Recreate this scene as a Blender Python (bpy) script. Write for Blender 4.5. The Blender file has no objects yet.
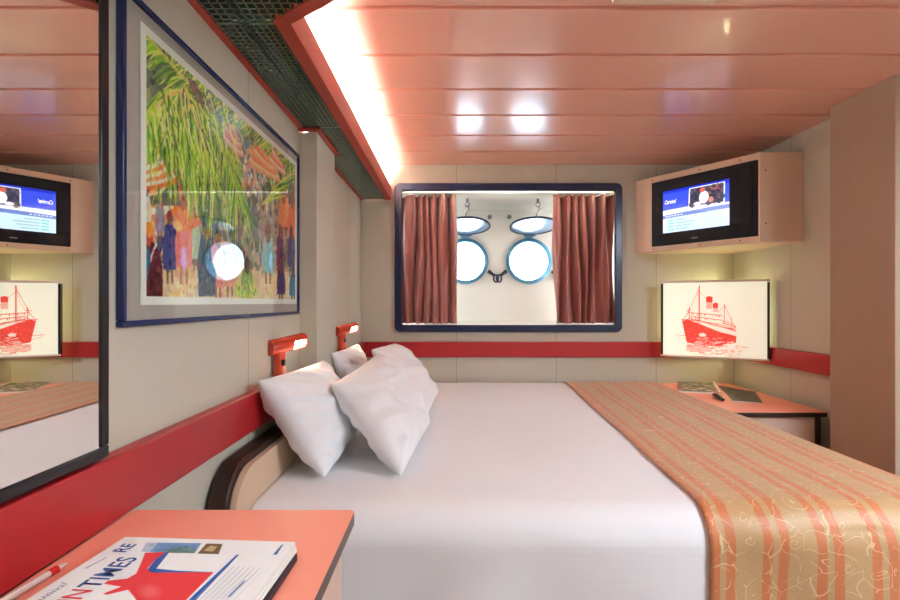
import bpy, math, random
import numpy as np
from mathutils import Vector, Matrix, noise

S = bpy.context.scene
C = S.collection
PI = math.pi

# ------------------------------------------------------------------ camera, world, exposure
F = 457.0            # focal length in pixels of the 900 px wide frame
CZ = 1.155           # eye height
HY = 302.5           # horizon row
cam_d = bpy.data.cameras.new('camera')
cam_d.sensor_width = 36.0
cam_d.lens = F / 900.0 * 36.0
cam_d.shift_y = (HY - 300.0) / 900.0
cam_d.clip_start = 0.02
cam = bpy.data.objects.new('camera', cam_d)
cam.location = (0, 0, CZ)
cam.rotation_euler = (PI / 2, 0, 0)
C.objects.link(cam)
S.camera = cam

w = bpy.data.worlds.new('daylight')
S.world = w
w.use_nodes = True
bg = w.node_tree.nodes['Background']
bg.inputs[0].default_value = (0.72, 0.87, 1.0, 1)
bg.inputs[1].default_value = 5.5

S.view_settings.view_transform = 'Standard'
S.view_settings.look = 'None'
S.view_settings.gamma = 1.0
S.view_settings.use_curve_mapping = False
S.view_settings.exposure = 1.28
S.cycles.max_bounces = 10
S.cycles.diffuse_bounces = 5
S.cycles.glossy_bounces = 5
S.cycles.transparent_max_bounces = 8
S.cycles.sample_clamp_indirect = 6.0

E_TUBE = 72.0        # cove tube beside the left wall
E_WIDE = 38.0        # tubes above the wide part of the cove
E_FILL = 19.0         # added fill light on the ceiling, out of view
E_CORNER = 14.0       # tube behind the ship picture lamp
E_WIN = 7.0         # tube above the curtains
E_RECESS_FILL = 12.0         # added fill tubes hidden behind the curtains
E_BULB = 30.0        # reading lamp bulbs

# ------------------------------------------------------------------ helpers
def lin(c):
    r = []
    for v in c[:3]:
        v = v / 255.0
        r.append(v / 12.92 if v <= 0.04045 else ((v + 0.055) / 1.055) ** 2.4)
    return (r[0], r[1], r[2], 1.0)

def node(nt, t, **kw):
    n = nt.nodes.new(t)
    for k, v in kw.items():
        setattr(n, k, v)
    return n

def mat(name, col, rough=0.5, metal=0.0, spec=0.5, coat=0.0, var=0.04, vscale=(8, 8, 8), bump=0.0, bscale=60.0, sheen=0.0):
    m = bpy.data.materials.new(name)
    m.use_nodes = True
    nt = m.node_tree
    b = nt.nodes['Principled BSDF']
    b.inputs['Roughness'].default_value = rough
    b.inputs['Metallic'].default_value = metal
    b.inputs['Specular IOR Level'].default_value = spec
    b.inputs['Coat Weight'].default_value = coat
    b.inputs['Coat Roughness'].default_value = 0.08
    b.inputs['Sheen Weight'].default_value = sheen
    tc = node(nt, 'ShaderNodeTexCoord')
    mp = node(nt, 'ShaderNodeMapping')
    mp.inputs['Scale'].default_value = vscale
    nt.links.new(tc.outputs['Object'], mp.inputs['Vector'])
    nz = node(nt, 'ShaderNodeTexNoise')
    nz.inputs['Scale'].default_value = 1.0
    nz.inputs['Detail'].default_value = 4.0
    nt.links.new(mp.outputs['Vector'], nz.inputs['Vector'])
    mx = node(nt, 'ShaderNodeMix', data_type='RGBA')
    c = lin(col)
    mx.inputs['A'].default_value = tuple(min(1, v * (1 - var)) for v in c[:3]) + (1,)
    mx.inputs['B'].default_value = tuple(min(1, v * (1 + var)) for v in c[:3]) + (1,)
    nt.links.new(nz.outputs['Fac'], mx.inputs['Factor'])
    nt.links.new(mx.outputs['Result'], b.inputs['Base Color'])
    if bump:
        n2 = node(nt, 'ShaderNodeTexNoise')
        n2.inputs['Scale'].default_value = bscale
        n2.inputs['Detail'].default_value = 3.0
        nt.links.new(tc.outputs['Object'], n2.inputs['Vector'])
        bp = node(nt, 'ShaderNodeBump')
        bp.inputs['Strength'].default_value = bump
        bp.inputs['Distance'].default_value = 0.002
        nt.links.new(n2.outputs['Fac'], bp.inputs['Height'])
        nt.links.new(bp.outputs['Normal'], b.inputs['Normal'])
    return m

def emit(name, col, strength):
    m = bpy.data.materials.new(name)
    m.use_nodes = True
    nt = m.node_tree
    b = nt.nodes['Principled BSDF']
    b.inputs['Base Color'].default_value = lin(col)
    b.inputs['Emission Color'].default_value = lin(col)
    b.inputs['Emission Strength'].default_value = strength
    b.inputs['Roughness'].default_value = 0.4
    return m

def painted(name, rough=0.6, emission=0.0, spec=0.3):
    """print whose ink colours are stored on the mesh"""
    m = bpy.data.materials.new(name)
    m.use_nodes = True
    nt = m.node_tree
    b = nt.nodes['Principled BSDF']
    b.inputs['Roughness'].default_value = rough
    b.inputs['Specular IOR Level'].default_value = spec
    a = node(nt, 'ShaderNodeAttribute', attribute_name='ink')
    nt.links.new(a.outputs['Color'], b.inputs['Base Color'])
    if emission:
        nt.links.new(a.outputs['Color'], b.inputs['Emission Color'])
        b.inputs['Emission Strength'].default_value = emission
    return m

def glass_mat(name, tint=(1, 1, 1, 1), ior=1.5):
    m = bpy.data.materials.new(name)
    m.use_nodes = True
    nt = m.node_tree
    nt.nodes.remove(nt.nodes['Principled BSDF'])
    out = nt.nodes['Material Output']
    tr = node(nt, 'ShaderNodeBsdfTransparent')
    tr.inputs[0].default_value = tint
    gl = node(nt, 'ShaderNodeBsdfGlossy')
    gl.inputs['Roughness'].default_value = 0.0
    fr = node(nt, 'ShaderNodeFresnel')
    fr.inputs['IOR'].default_value = ior
    mx = node(nt, 'ShaderNodeMixShader')
    nt.links.new(fr.outputs[0], mx.inputs[0])
    nt.links.new(tr.outputs[0], mx.inputs[1])
    nt.links.new(gl.outputs[0], mx.inputs[2])
    nt.links.new(mx.outputs[0], out.inputs['Surface'])
    return m

class MB:
    """collects shapes into one mesh"""
    def __init__(s):
        s.v = []; s.f = []
    def add(s, vs, fs):
        o = len(s.v)
        s.v += [tuple(p) for p in vs]
        s.f += [tuple(i + o for i in f) for f in fs]
        return s
    def box(s, x0, x1, y0, y1, z0, z1):
        return s.add([(x0,y0,z0),(x1,y0,z0),(x1,y1,z0),(x0,y1,z0),(x0,y0,z1),(x1,y0,z1),(x1,y1,z1),(x0,y1,z1)],
                     [(3,2,1,0),(4,5,6,7),(0,1,5,4),(1,2,6,5),(2,3,7,6),(3,0,4,7)])
    def prism(s, pts, ext):
        """closed outline (3D points) extruded along ext"""
        n = len(pts); e = Vector(ext)
        vs = [Vector(p) for p in pts]; vs = vs + [p + e for p in vs]
        fs = [tuple(range(n))[::-1], tuple(range(n, 2 * n))]
        fs += [(i, (i + 1) % n, n + (i + 1) % n, n + i) for i in range(n)]
        return s.add(vs, fs)
    def tube(s, path, r, n=12, cap=True, closed=False):
        path = [Vector(p) for p in path]
        rs = r if isinstance(r, (list, tuple)) else [r] * len(path)
        m = len(path); rings = []
        up = None
        for i, p in enumerate(path):
            if closed:
                d = path[(i + 1) % m] - path[i - 1]
            else:
                d = path[min(i + 1, m - 1)] - path[max(i - 1, 0)]
            d.normalize()
            if up is None:
                up = Vector((0, 0, 1)) if abs(d.z) < 0.9 else Vector((1, 0, 0))
            a = d.cross(up).normalized(); up = a.cross(d).normalized()
            rings.append([p + (a * math.cos(t) + up * math.sin(t)) * rs[i] for t in [2 * PI * k / n for k in range(n)]])
        vs = [q for rg in rings for q in rg]; fs = []
        for i in range(m if closed else m - 1):
            j = (i + 1) % m
            for k in range(n):
                fs.append((i * n + k, i * n + (k + 1) % n, j * n + (k + 1) % n, j * n + k))
        if cap and not closed:
            fs.append(tuple(range(n))[::-1]); fs.append(tuple(range((m - 1) * n, m * n)))
        return s.add(vs, fs)
    def lathe(s, prof, origin, axis, n=32, close=False):
        """profile of (radius, height) revolved about an axis"""
        o = Vector(origin); z = Vector(axis).normalized()
        a = z.cross(Vector((0, 0, 1)) if abs(z.z) < 0.9 else Vector((1, 0, 0))).normalized(); b = z.cross(a)
        vs = []; fs = []; m = len(prof)
        for (r, h) in prof:
            vs += [o + z * h + (a * math.cos(2*PI*k/n) + b * math.sin(2*PI*k/n)) * r for k in range(n)]
        for i in range(m if close else m - 1):
            j = (i + 1) % m
            for k in range(n):
                fs.append((i*n+k, i*n+(k+1) % n, j*n+(k+1) % n, j*n+k))
        return s.add(vs, fs)
    def grid(s, fn, nu, nv):
        vs = [fn(i / (nu - 1), j / (nv - 1)) for j in range(nv) for i in range(nu)]
        return s.add(vs, [(j*nu+i, j*nu+i+1, (j+1)*nu+i+1, (j+1)*nu+i) for j in range(nv-1) for i in range(nu-1)])
    def build(s, name, m, parent=None, smooth=False, bevel=0.0, seg=2, loc=None):
        me = bpy.data.meshes.new(name)
        me.from_pydata(s.v, [], s.f)
        import bmesh
        bm = bmesh.new(); bm.from_mesh(me)
        if len(s.f) < 40000:
            bmesh.ops.recalc_face_normals(bm, faces=bm.faces)
        bm.to_mesh(me); bm.free()
        for mm in (m if isinstance(m, list) else [m]):
            me.materials.append(mm)
        o = bpy.data.objects.new(name, me)
        C.objects.link(o)
        if smooth:
            me.polygons.foreach_set('use_smooth', [True] * len(me.polygons))
        if bevel:
            b = o.modifiers.new('bevel', 'BEVEL')
            b.width = bevel; b.segments = seg; b.limit_method = 'ANGLE'; b.angle_limit = 0.7
        if smooth or bevel:
            try:
                if smooth == 'auto' or (bevel and not smooth):
                    me.polygons.foreach_set('use_smooth', [True] * len(me.polygons))
                    me.set_sharp_from_angle(angle=0.6)
            except Exception:
                pass
        if parent is not None:
            o.parent = parent
            o.matrix_parent_inverse = parent_matrix(parent).inverted()
        return o

def parent_matrix(p):
    m = p.matrix_basis.copy()
    if p.parent is not None:
        m = parent_matrix(p.parent) @ p.matrix_parent_inverse @ m
    return m

def tag(o, label, cat, group=None, kind=None):
    o['label'] = label
    o['category'] = cat
    if group: o['group'] = group
    if kind: o['kind'] = kind
    return o

def thing(name, label, cat, loc=(0, 0, 0), group=None, kind=None):
    o = bpy.data.objects.new(name, None)
    o.empty_display_size = 0.1
    o.location = loc
    C.objects.link(o)
    return tag(o, label, cat, group, kind)

def text_mesh(txt, size, name, m, parent, origin, xdir, ydir, bold=0.0, shear=0.0, sx=1.0, depth=0.0003, label=None):
    cu = bpy.data.curves.new(name, 'FONT')
    cu.body = txt; cu.size = size; cu.offset = bold * size; cu.shear = shear
    cu.resolution_u = 3
    ob = bpy.data.objects.new(name, cu)
    C.objects.link(ob)
    dg = bpy.context.evaluated_depsgraph_get()
    me = bpy.data.meshes.new_from_object(ob.evaluated_get(dg))
    bpy.data.objects.remove(ob); bpy.data.curves.remove(cu)
    x = Vector(xdir).normalized(); y = Vector(ydir).normalized(); z = x.cross(y)
    o0 = Vector(origin)
    for v in me.vertices:
        v.co = o0 + x * v.co.x * sx + y * v.co.y + z * depth
    me.materials.clear(); me.materials.append(m)
    o = bpy.data.objects.new(name, me)
    C.objects.link(o)
    o.parent = parent
    o.matrix_parent_inverse = parent_matrix(parent).inverted()
    return o

# ------------------------------------------------------------------ small raster painter for printed matter
class Paint:
    def __init__(s, wid, hei, bgc, ss=2):
        s.ss = ss; s.w = wid * ss; s.h = hei * ss
        s.a = np.zeros((s.h, s.w, 3)); s.a[:] = np.array(bgc, float)
    def poly(s, pts, col, alpha=1.0):
        p = np.array(pts, float) * s.ss
        x0 = max(int(p[:, 0].min()), 0); x1 = min(int(p[:, 0].max()) + 2, s.w)
        y0 = max(int(p[:, 1].min()), 0); y1 = min(int(p[:, 1].max()) + 2, s.h)
        if x1 <= x0 or y1 <= y0: return
        xs = np.arange(x0, x1) + 0.5; ys = np.arange(y0, y1) + 0.5
        X, Y = np.meshgrid(xs, ys); ins = np.zeros(X.shape, bool)
        n = len(p)
        for i in range(n):
            ax, ay = p[i]; bx, by = p[(i + 1) % n]
            if ay == by: continue
            c = ((ay > Y) != (by > Y)) & (X < (bx - ax) * (Y - ay) / (by - ay) + ax)
            ins ^= c
        blk = s.a[y0:y1, x0:x1]
        blk[ins] = blk[ins] * (1 - alpha) + np.array(col, float) * alpha
    def ell(s, cx, cy, rx, ry, col, rot=0.0, alpha=1.0, a0=0, a1=2 * PI):
        n = 22; c, d = math.cos(rot), math.sin(rot)
        pts = []
        for k in range(n):
            t = a0 + (a1 - a0) * k / n
            x, y = rx * math.cos(t), ry * math.sin(t)
            pts.append((cx + x * c - y * d, cy + x * d + y * c))
        s.poly(pts, col, alpha)
    def stroke(s, pts, w0, w1, col, alpha=1.0):
        p = np.array(pts, float); n = len(p); L = []; R = []
        for i in range(n):
            d = p[min(i + 1, n - 1)] - p[max(i - 1, 0)]
            l = math.hypot(*d) or 1e-6
            nx, ny = -d[1] / l, d[0] / l
            hw = (w0 + (w1 - w0) * i / (n - 1)) / 2
            L.append((p[i][0] + nx * hw, p[i][1] + ny * hw)); R.append((p[i][0] - nx * hw, p[i][1] - ny * hw))
        s.poly(L + R[::-1], col, alpha)
    def result(s):
        h, wd = s.h // s.ss, s.w // s.ss
        return s.a.reshape(h, s.ss, wd, s.ss, 3).mean((1, 3))

def ink_mesh(img, p00, p10, p01, name, m, parent, curve=None, gain=1):
    """grid of vertices carrying the ink; p00 = lower left, p10 = lower right, p01 = upper left; img row 0 is the top"""
    h, wd = img.shape[:2]
    p00, p10, p01 = (np.array(p, float) for p in (p00, p10, p01))
    U, V = np.meshgrid(np.linspace(0, 1, wd), np.linspace(1, 0, h))
    co = p00 + U[..., None] * (p10 - p00) + V[..., None] * (p01 - p00)
    if curve is not None: co = curve(co, U, V)
    idx = np.arange(h * wd).reshape(h, wd)
    q = np.stack([idx[1:, :-1], idx[1:, 1:], idx[:-1, 1:], idx[:-1, :-1]], -1).reshape(-1, 4)
    me = bpy.data.meshes.new(name)
    nf = len(q)
    me.vertices.add(h * wd); me.vertices.foreach_set('co', co.reshape(-1))
    me.loops.add(nf * 4); me.loops.foreach_set('vertex_index', q.reshape(-1))
    me.polygons.add(nf); me.polygons.foreach_set('loop_start', np.arange(nf) * 4)
    me.update(calc_edges=True)
    at = me.attributes.new('ink', 'FLOAT_COLOR', 'POINT')
    c = np.clip(img / 255.0, 0, 1)
    if gain != 1:
        c = c ** gain
        g = c.mean(-1, keepdims=True)
        c = np.clip(((g + (c - g) * 1.45) - 0.55) * 1.2 + 0.55, 0, 1)
    c = np.where(c <= 0.04045, c / 12.92, ((c + 0.055) / 1.055) ** 2.4)
    rgba = np.concatenate([c, np.ones((h, wd, 1))], -1)
    at.data.foreach_set('color', rgba.reshape(-1).astype(np.float32))
    me.polygons.foreach_set('use_smooth', [True] * nf)
    me.materials.append(m)
    o = bpy.data.objects.new(name, me)
    C.objects.link(o)
    o.parent = parent
    o.matrix_parent_inverse = parent_matrix(parent).inverted()
    return o

# ------------------------------------------------------------------ room dimensions (metres; +Y into the picture)
XL = -0.625; XR = 1.99; XE = 2.95; YB = 3.2; YF = -1.6; ZC = 2.1175
RAIL0, RAIL1 = 0.775, 0.881

# ------------------------------------------------------------------ materials
def wall_mat(name, axis, off, col=(201, 196, 180)):
    """linen-look vinyl wall panels with a dark joint every 0.7 m"""
    m = mat(name, col, rough=0.55, var=0.05, vscale=(120, 120, 3), spec=0.25)
    nt = m.node_tree; b = nt.nodes['Principled BSDF']
    src = b.inputs['Base Color'].links[0].from_socket
    g = node(nt, 'ShaderNodeNewGeometry')
    sp = node(nt, 'ShaderNodeSeparateXYZ')
    nt.links.new(g.outputs['Position'], sp.inputs[0])
    a1 = node(nt, 'ShaderNodeMath', operation='SUBTRACT'); a1.inputs[1].default_value = off - 7.0
    nt.links.new(sp.outputs[axis], a1.inputs[0])
    a2 = node(nt, 'ShaderNodeMath', operation='MODULO'); a2.inputs[1].default_value = 0.7
    nt.links.new(a1.outputs[0], a2.inputs[0])
    a3 = node(nt, 'ShaderNodeMath', operation='LESS_THAN'); a3.inputs[1].default_value = 0.0035
    nt.links.new(a2.outputs[0], a3.inputs[0])
    mx = node(nt, 'ShaderNodeMix', data_type='RGBA')
    nt.links.new(a3.outputs[0], mx.inputs['Factor'])
    nt.links.new(src, mx.inputs['A'])
    mx.inputs['B'].default_value = lin((150, 138, 120))
    nt.links.new(mx.outputs['Result'], b.inputs['Base Color'])
    return m

M = {}
M['wall_x'] = wall_mat('wall_linen_back', 'X', 0.042)
M['wall_y'] = wall_mat('wall_linen_side', 'Y', 1.414)
M['wall_r'] = wall_mat('wall_linen_right', 'Y', 2.667)
M['wall_plain'] = mat('wall_linen_plain', (201, 196, 180), 0.55, var=0.05, vscale=(120, 120, 3), spec=0.25)
M['taupe'] = mat('wall_tone_in_shade', (176, 152, 132), 0.5, var=0.04, vscale=(120, 120, 3), spec=0.25)  # wall tone made darker: the fin's shade is put into its colour
M['carpet'] = mat('carpet_red_brown', (110, 60, 50), 0.95, var=0.25, vscale=(150, 150, 150), bump=0.6, bscale=300)
M['ceiling'] = mat('salmon_metal_plank', (238, 181, 160), 0.27, spec=0.6, var=0.02, vscale=(3, 3, 3), coat=0.25)
M['red'] = mat('red_laminate', (176, 36, 42), 0.32, var=0.04, vscale=(30, 30, 30), spec=0.5)
M['red_metal'] = mat('red_painted_metal', (190, 62, 46), 0.35, var=0.03)
M['cove_red'] = mat('cove_red_paint', (178, 66, 50), 0.45, var=0.03)
M['lamp_red'] = mat('lamp_red_enamel', (206, 62, 40), 0.22, var=0.02, coat=0.5)
M['louver'] = mat('louver_dark_chrome', (138, 152, 143), 0.14, metal=0.9, var=0.05)
M['navy'] = mat('navy_lacquer', (22, 34, 72), 0.25, var=0.05, spec=0.5)
M['blue_frame'] = mat('blue_lacquer_frame', (26, 42, 94), 0.25, var=0.05)
M['black'] = mat('black_lacquer', (18, 18, 24), 0.28, var=0.05)
M['matboard'] = mat('grey_matboard', (196, 188, 176), 0.8, var=0.02, vscale=(60, 60, 60))
M['paper'] = mat('white_paper', (240, 238, 232), 0.6, var=0.01)
M['glass'] = glass_mat('picture_glass')
M['pane'] = glass_mat('porthole_glass', (0.9, 0.97, 1.0, 1))
M['mirror'] = mat('mirror_silver', (238, 240, 238), 0.0, metal=1.0, var=0.0)
M['salmon'] = mat('salmon_laminate', (252, 158, 134), 0.38, var=0.02, vscale=(40, 40, 40), spec=0.4)
M['edge'] = mat('dark_edge_band', (92, 70, 62), 0.45, var=0.06, vscale=(60, 60, 60))
M['beige'] = mat('beige_laminate', (214, 182, 162), 0.5, var=0.03, vscale=(70, 70, 6))
M['head'] = mat('headboard_beige', (218, 188, 160), 0.5, var=0.03, vscale=(40, 6, 40))
M['wood'] = mat('dark_wood_edge', (50, 29, 23), 0.4, var=0.2, vscale=(10, 60, 60))
M['white_metal'] = mat('hull_white_paint', (236, 234, 222), 0.45, var=0.02, vscale=(4, 4, 4))
M['teal'] = mat('porthole_teal_metal', (96, 156, 186), 0.3, metal=0.5, var=0.06)
M['lid_rim'] = mat('lid_rim_dark', (34, 48, 78), 0.35, metal=0.4, var=0.05)
M['lid'] = mat('lid_polished_blue', (200, 214, 238), 0.22, metal=0.6, var=0.04)
M['steel'] = mat('dull_steel', (150, 152, 152), 0.35, metal=0.9, var=0.05)
M['dark_steel'] = mat('dark_steel', (70, 74, 86), 0.4, metal=0.7, var=0.1)
M['curtain'] = mat('copper_satin_curtain', (178, 110, 102), 0.3, var=0.1, vscale=(90, 20, 4), sheen=0.4, spec=0.6)
M['cotton'] = mat('pillow_cotton', (240, 241, 244), 0.85, var=0.015, vscale=(20, 20, 20), bump=0.25, bscale=180, sheen=0.2)
M['cream'] = mat('cabinet_cream', (226, 200, 176), 0.5, var=0.02)
M['tv'] = mat('tv_black_plastic', (16, 18, 28), 0.5, spec=0.2, var=0.06)
M['tv2'] = mat('tv_panel_black', (13, 14, 20), 0.5, spec=0.2, var=0.06)
M['white_plastic'] = mat('white_plastic', (236, 228, 216), 0.4, var=0.02)
M['folder'] = mat('dark_folder', (28, 26, 46), 0.45, var=0.05)
M['blue_ink'] = mat('blue_ink', (52, 88, 150), 0.6, var=0.05)
M['red_ink'] = mat('red_ink', (222, 66, 78), 0.6, var=0.05)
M['grey_ink'] = mat('grey_ink', (150, 156, 166), 0.6, var=0.05)
M['clear'] = mat('clear_plastic', (222, 206, 196), 0.2, var=0.02)
M['pen_red'] = mat('pen_red', (212, 40, 44), 0.25, var=0.03)
M['tube'] = emit('fluorescent_tube', (232, 246, 250), E_TUBE)
M['tube_wide'] = emit('fluorescent_tube_wide', (222, 240, 255), E_WIDE)
M['fill_panel'] = emit('ceiling_fill_glow', (226, 241, 255), E_FILL)
M['corner_tube'] = emit('corner_tube', (244, 246, 196), E_CORNER)
M['win_tube'] = emit('curtain_tube', (240, 248, 244), E_WIN)
M['recess_fill'] = emit('recess_fill_tube', (232, 244, 255), E_RECESS_FILL)
M['bulb'] = emit('reading_bulb', (255, 236, 200), E_BULB)
M['bolt'] = mat('screw_brass', (120, 92, 72), 0.4, metal=0.6, var=0.05)
M['cove_in'] = mat('cove_inside_white', (225, 215, 205), 0.6, var=0.02)

# white duvet: faint woven stripes
def duvet_mat():
    m = mat('white_duvet', (241, 241, 243), 0.8, var=0.012, vscale=(20, 20, 20), sheen=0.2)
    nt = m.node_tree; b = nt.nodes['Principled BSDF']
    uv = node(nt, 'ShaderNodeUVMap')
    wv = node(nt, 'ShaderNodeTexWave', bands_direction='Y')
    wv.inputs['Scale'].default_value = 18.0
    wv.inputs['Distortion'].default_value = 0.6
    wv.inputs['Detail'].default_value = 2.0
    nt.links.new(uv.outputs[0], wv.inputs['Vector'])
    nz = node(nt, 'ShaderNodeTexNoise'); nz.inputs['Scale'].default_value = 26.0
    nt.links.new(uv.outputs[0], nz.inputs['Vector'])
    ad = node(nt, 'ShaderNodeMath', operation='ADD')
    nt.links.new(wv.outputs['Fac'], ad.inputs[0]); nt.links.new(nz.outputs['Fac'], ad.inputs[1])
    bp = node(nt, 'ShaderNodeBump'); bp.inputs['Strength'].default_value = 0.05; bp.inputs['Distance'].default_value = 0.002
    nt.links.new(ad.outputs[0], bp.inputs['Height'])
    nt.links.new(bp.outputs['Normal'], b.inputs['Normal'])
    return m
M['duvet'] = duvet_mat()

# runner: pairs of orange stripes on gold, with embroidered cream tendrils
def runner_mat():
    m = bpy.data.materials.new('gold_striped_runner'); m.use_nodes = True
    nt = m.node_tree; b = nt.nodes['Principled BSDF']; L = nt.links.new
    b.inputs['Roughness'].default_value = 0.5; b.inputs['Sheen Weight'].default_value = 0.25
    uv = node(nt, 'ShaderNodeUVMap')
    nz = node(nt, 'ShaderNodeTexNoise'); nz.inputs['Scale'].default_value = 30.0; nz.inputs['Detail'].default_value = 3
    L(uv.outputs[0], nz.inputs['Vector'])
    sp = node(nt, 'ShaderNodeSeparateXYZ'); L(uv.outputs[0], sp.inputs[0])
    def mth(op, a, bb=None):
        n = node(nt, 'ShaderNodeMath', operation=op)
        for i, q in enumerate((a, bb)):
            if q is None: continue
            if isinstance(q, (int, float)): n.inputs[i].default_value = q
            else: L(q, n.inputs[i])
        return n.outputs[0]
    wob = mth('MULTIPLY', mth('SUBTRACT', nz.outputs['Fac'], 0.5), 0.008)
    x = mth('ADD', sp.outputs['X'], wob)
    ph = mth('MODULO', mth('ADD', x, 0.140 * 10), 0.140)          # repeat of a stripe pair
    d1 = mth('ABSOLUTE', mth('SUBTRACT', ph, 0.013))
    d2 = mth('ABSOLUTE', mth('SUBTRACT', ph, 0.056))
    dm = mth('MINIMUM', d1, d2)
    stripe = mth('LESS_THAN', dm, 0.0125)
    # embroidered tendrils
    mp = node(nt, 'ShaderNodeMapping'); mp.inputs['Scale'].default_value = (1, 1, 1)
    L(uv.outputs[0], mp.inputs[0])
    n3 = node(nt, 'ShaderNodeTexNoise'); n3.inputs['Scale'].default_value = 9.0; n3.inputs['Detail'].default_value = 1.0
    L(uv.outputs[0], n3.inputs['Vector'])
    vm = node(nt, 'ShaderNodeVectorMath', operation='MULTIPLY_ADD')
    L(n3.outputs['Color'], vm.inputs[0]); vm.inputs[1].default_value = (0.13, 0.13, 0); L(uv.outputs[0], vm.inputs[2])
    vo = node(nt, 'ShaderNodeTexVoronoi', feature='DISTANCE_TO_EDGE'); vo.inputs['Scale'].default_value = 17.0
    L(vm.outputs[0], vo.inputs['Vector'])
    ten = mth('LESS_THAN', vo.outputs['Distance'], 0.011)
    vo2 = node(nt, 'ShaderNodeTexVoronoi', feature='F1'); vo2.inputs['Scale'].default_value = 17.0
    L(vm.outputs[0], vo2.inputs['Vector'])
    loc = node(nt, 'ShaderNodeVectorMath', operation='SUBTRACT')
    L(vm.outputs[0], loc.inputs[0]); L(vo2.outputs['Position'], loc.inputs[1])
    s2 = node(nt, 'ShaderNodeSeparateXYZ'); L(loc.outputs[0], s2.inputs[0])
    ang = mth('DIVIDE', mth('ARCTAN2', s2.outputs['Y'], s2.outputs['X']), 2 * PI)
    rad = mth('MULTIPLY', vo2.outputs['Distance'], 4.2)
    spi = mth('MODULO', mth('ADD', mth('ADD', rad, ang), 10.0), 1.0)
    ring = mth('MULTIPLY', mth('LESS_THAN', mth('ABSOLUTE', mth('SUBTRACT', spi, 0.5)), 0.07), mth('LESS_THAN', vo2.outputs['Distance'], 0.34))
    n4 = node(nt, 'ShaderNodeTexNoise'); n4.inputs['Scale'].default_value = 22.0
    L(uv.outputs[0], n4.inputs['Vector'])
    vine = mth('MULTIPLY', mth('MAXIMUM', ten, ring), mth('GREATER_THAN', n4.outputs['Fac'], 0.44))
    # woven grain
    wv = node(nt, 'ShaderNodeTexNoise'); wv.inputs['Scale'].default_value = 1.0; wv.inputs['Detail'].default_value = 2.0
    mp2 = node(nt, 'ShaderNodeMapping'); mp2.inputs['Scale'].default_value = (60, 500, 1)
    L(uv.outputs[0], mp2.inputs[0]); L(mp2.outputs[0], wv.inputs['Vector'])
    gold = node(nt, 'ShaderNodeMix', data_type='RGBA')
    gold.inputs['A'].default_value = lin((178, 140, 94)); gold.inputs['B'].default_value = lin((206, 168, 118))
    L(wv.outputs['Fac'], gold.inputs['Factor'])
    orng = node(nt, 'ShaderNodeMix', data_type='RGBA')
    orng.inputs['A'].default_value = lin((190, 108, 60)); orng.inputs['B'].default_value = lin((214, 130, 78))
    L(wv.outputs['Fac'], orng.inputs['Factor'])
    c1 = node(nt, 'ShaderNodeMix', data_type='RGBA')
    L(stripe, c1.inputs['Factor']); L(gold.outputs['Result'], c1.inputs['A']); L(orng.outputs['Result'], c1.inputs['B'])
    c2 = node(nt, 'ShaderNodeMix', data_type='RGBA')
    L(mth('MULTIPLY', vine, 0.55), c2.inputs['Factor']); L(c1.outputs['Result'], c2.inputs['A']); c2.inputs['B'].default_value = lin((240, 214, 166))
    L(c2.outputs['Result'], b.inputs['Base Color'])
    bp = node(nt, 'ShaderNodeBump'); bp.inputs['Strength'].default_value = 0.4; bp.inputs['Distance'].default_value = 0.001
    L(mth('ADD', wv.outputs['Fac'], vine), bp.inputs['Height']); L(bp.outputs['Normal'], b.inputs['Normal'])
    return m
M['runner'] = runner_mat()

# ------------------------------------------------------------------ the setting
def struct(name, mb, m, label, cat, parent=None, **kw):
    o = mb.build(name, m, parent, **kw)
    return tag(o, label, cat, kind='structure')

struct('floor', MB().box(XL - 0.1, XE + 0.1, YF - 0.1, YB + 0.75, -0.1, 0.0), M['carpet'], 'red brown cabin carpet under the bed', 'floor')

# ceiling: salmon metal planks with a folded joint every 0.285 m
prof = []
y = YB
step = 0.285
k = 0
while y > YF - 0.1:
    y1 = y - step
    prof += [(y, ZC + 0.008), (y - 0.008, ZC), (y1 + 0.014, ZC), (y1 + 0.013, ZC + 0.011), (y1 + 0.0001, ZC + 0.011)]
    y = y1
pts = [(XL - 0.1, p[0], p[1]) for p in prof] + [(XL - 0.1, prof[-1][0], ZC + 0.08), (XL - 0.1, YB, ZC + 0.08)]
n = len(prof)
cm = MB()
va = [(XL - 0.1, p[0], p[1]) for p in prof]; vb = [(XE + 0.1, p[0], p[1]) for p in prof]
cm.add(va + vb, [(i, i + 1, n + i + 1, n + i) for i in range(n - 1)])
cm.box(XL - 0.1, XE + 0.1, YF - 0.1, YB + 0.1, ZC + 0.03, ZC + 0.1)
struct('ceiling', cm, M['ceiling'], 'salmon pink ceiling of wide glossy metal planks', 'ceiling')

struct('wall_left', MB().box(XL - 0.1, XL, YF, YB, 0, ZC + 0.03), M['wall_y'], 'beige linen wall at left behind the framed picture', 'wall')
struct('wall_right', MB().box(XR, XE + 0.1, 2.262, YB, 0, ZC + 0.03).box(1.905, XE + 0.1, 2.2, 2.262, 0, ZC + 0.03), M['wall_r'], 'beige linen wall at right beside the nightstand', 'wall')
struct('wall_entrance', MB().box(XE, XE + 0.1, YF, 2.2, 0, ZC + 0.03), M['wall_plain'], 'beige wall of the entrance recess beyond the right edge', 'wall')
struct('wall_front', MB().box(XL - 0.1, XE + 0.1, YF - 0.1, YF, 0, ZC + 0.03), M['wall_plain'], 'beige wall behind the viewer', 'wall')
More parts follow.
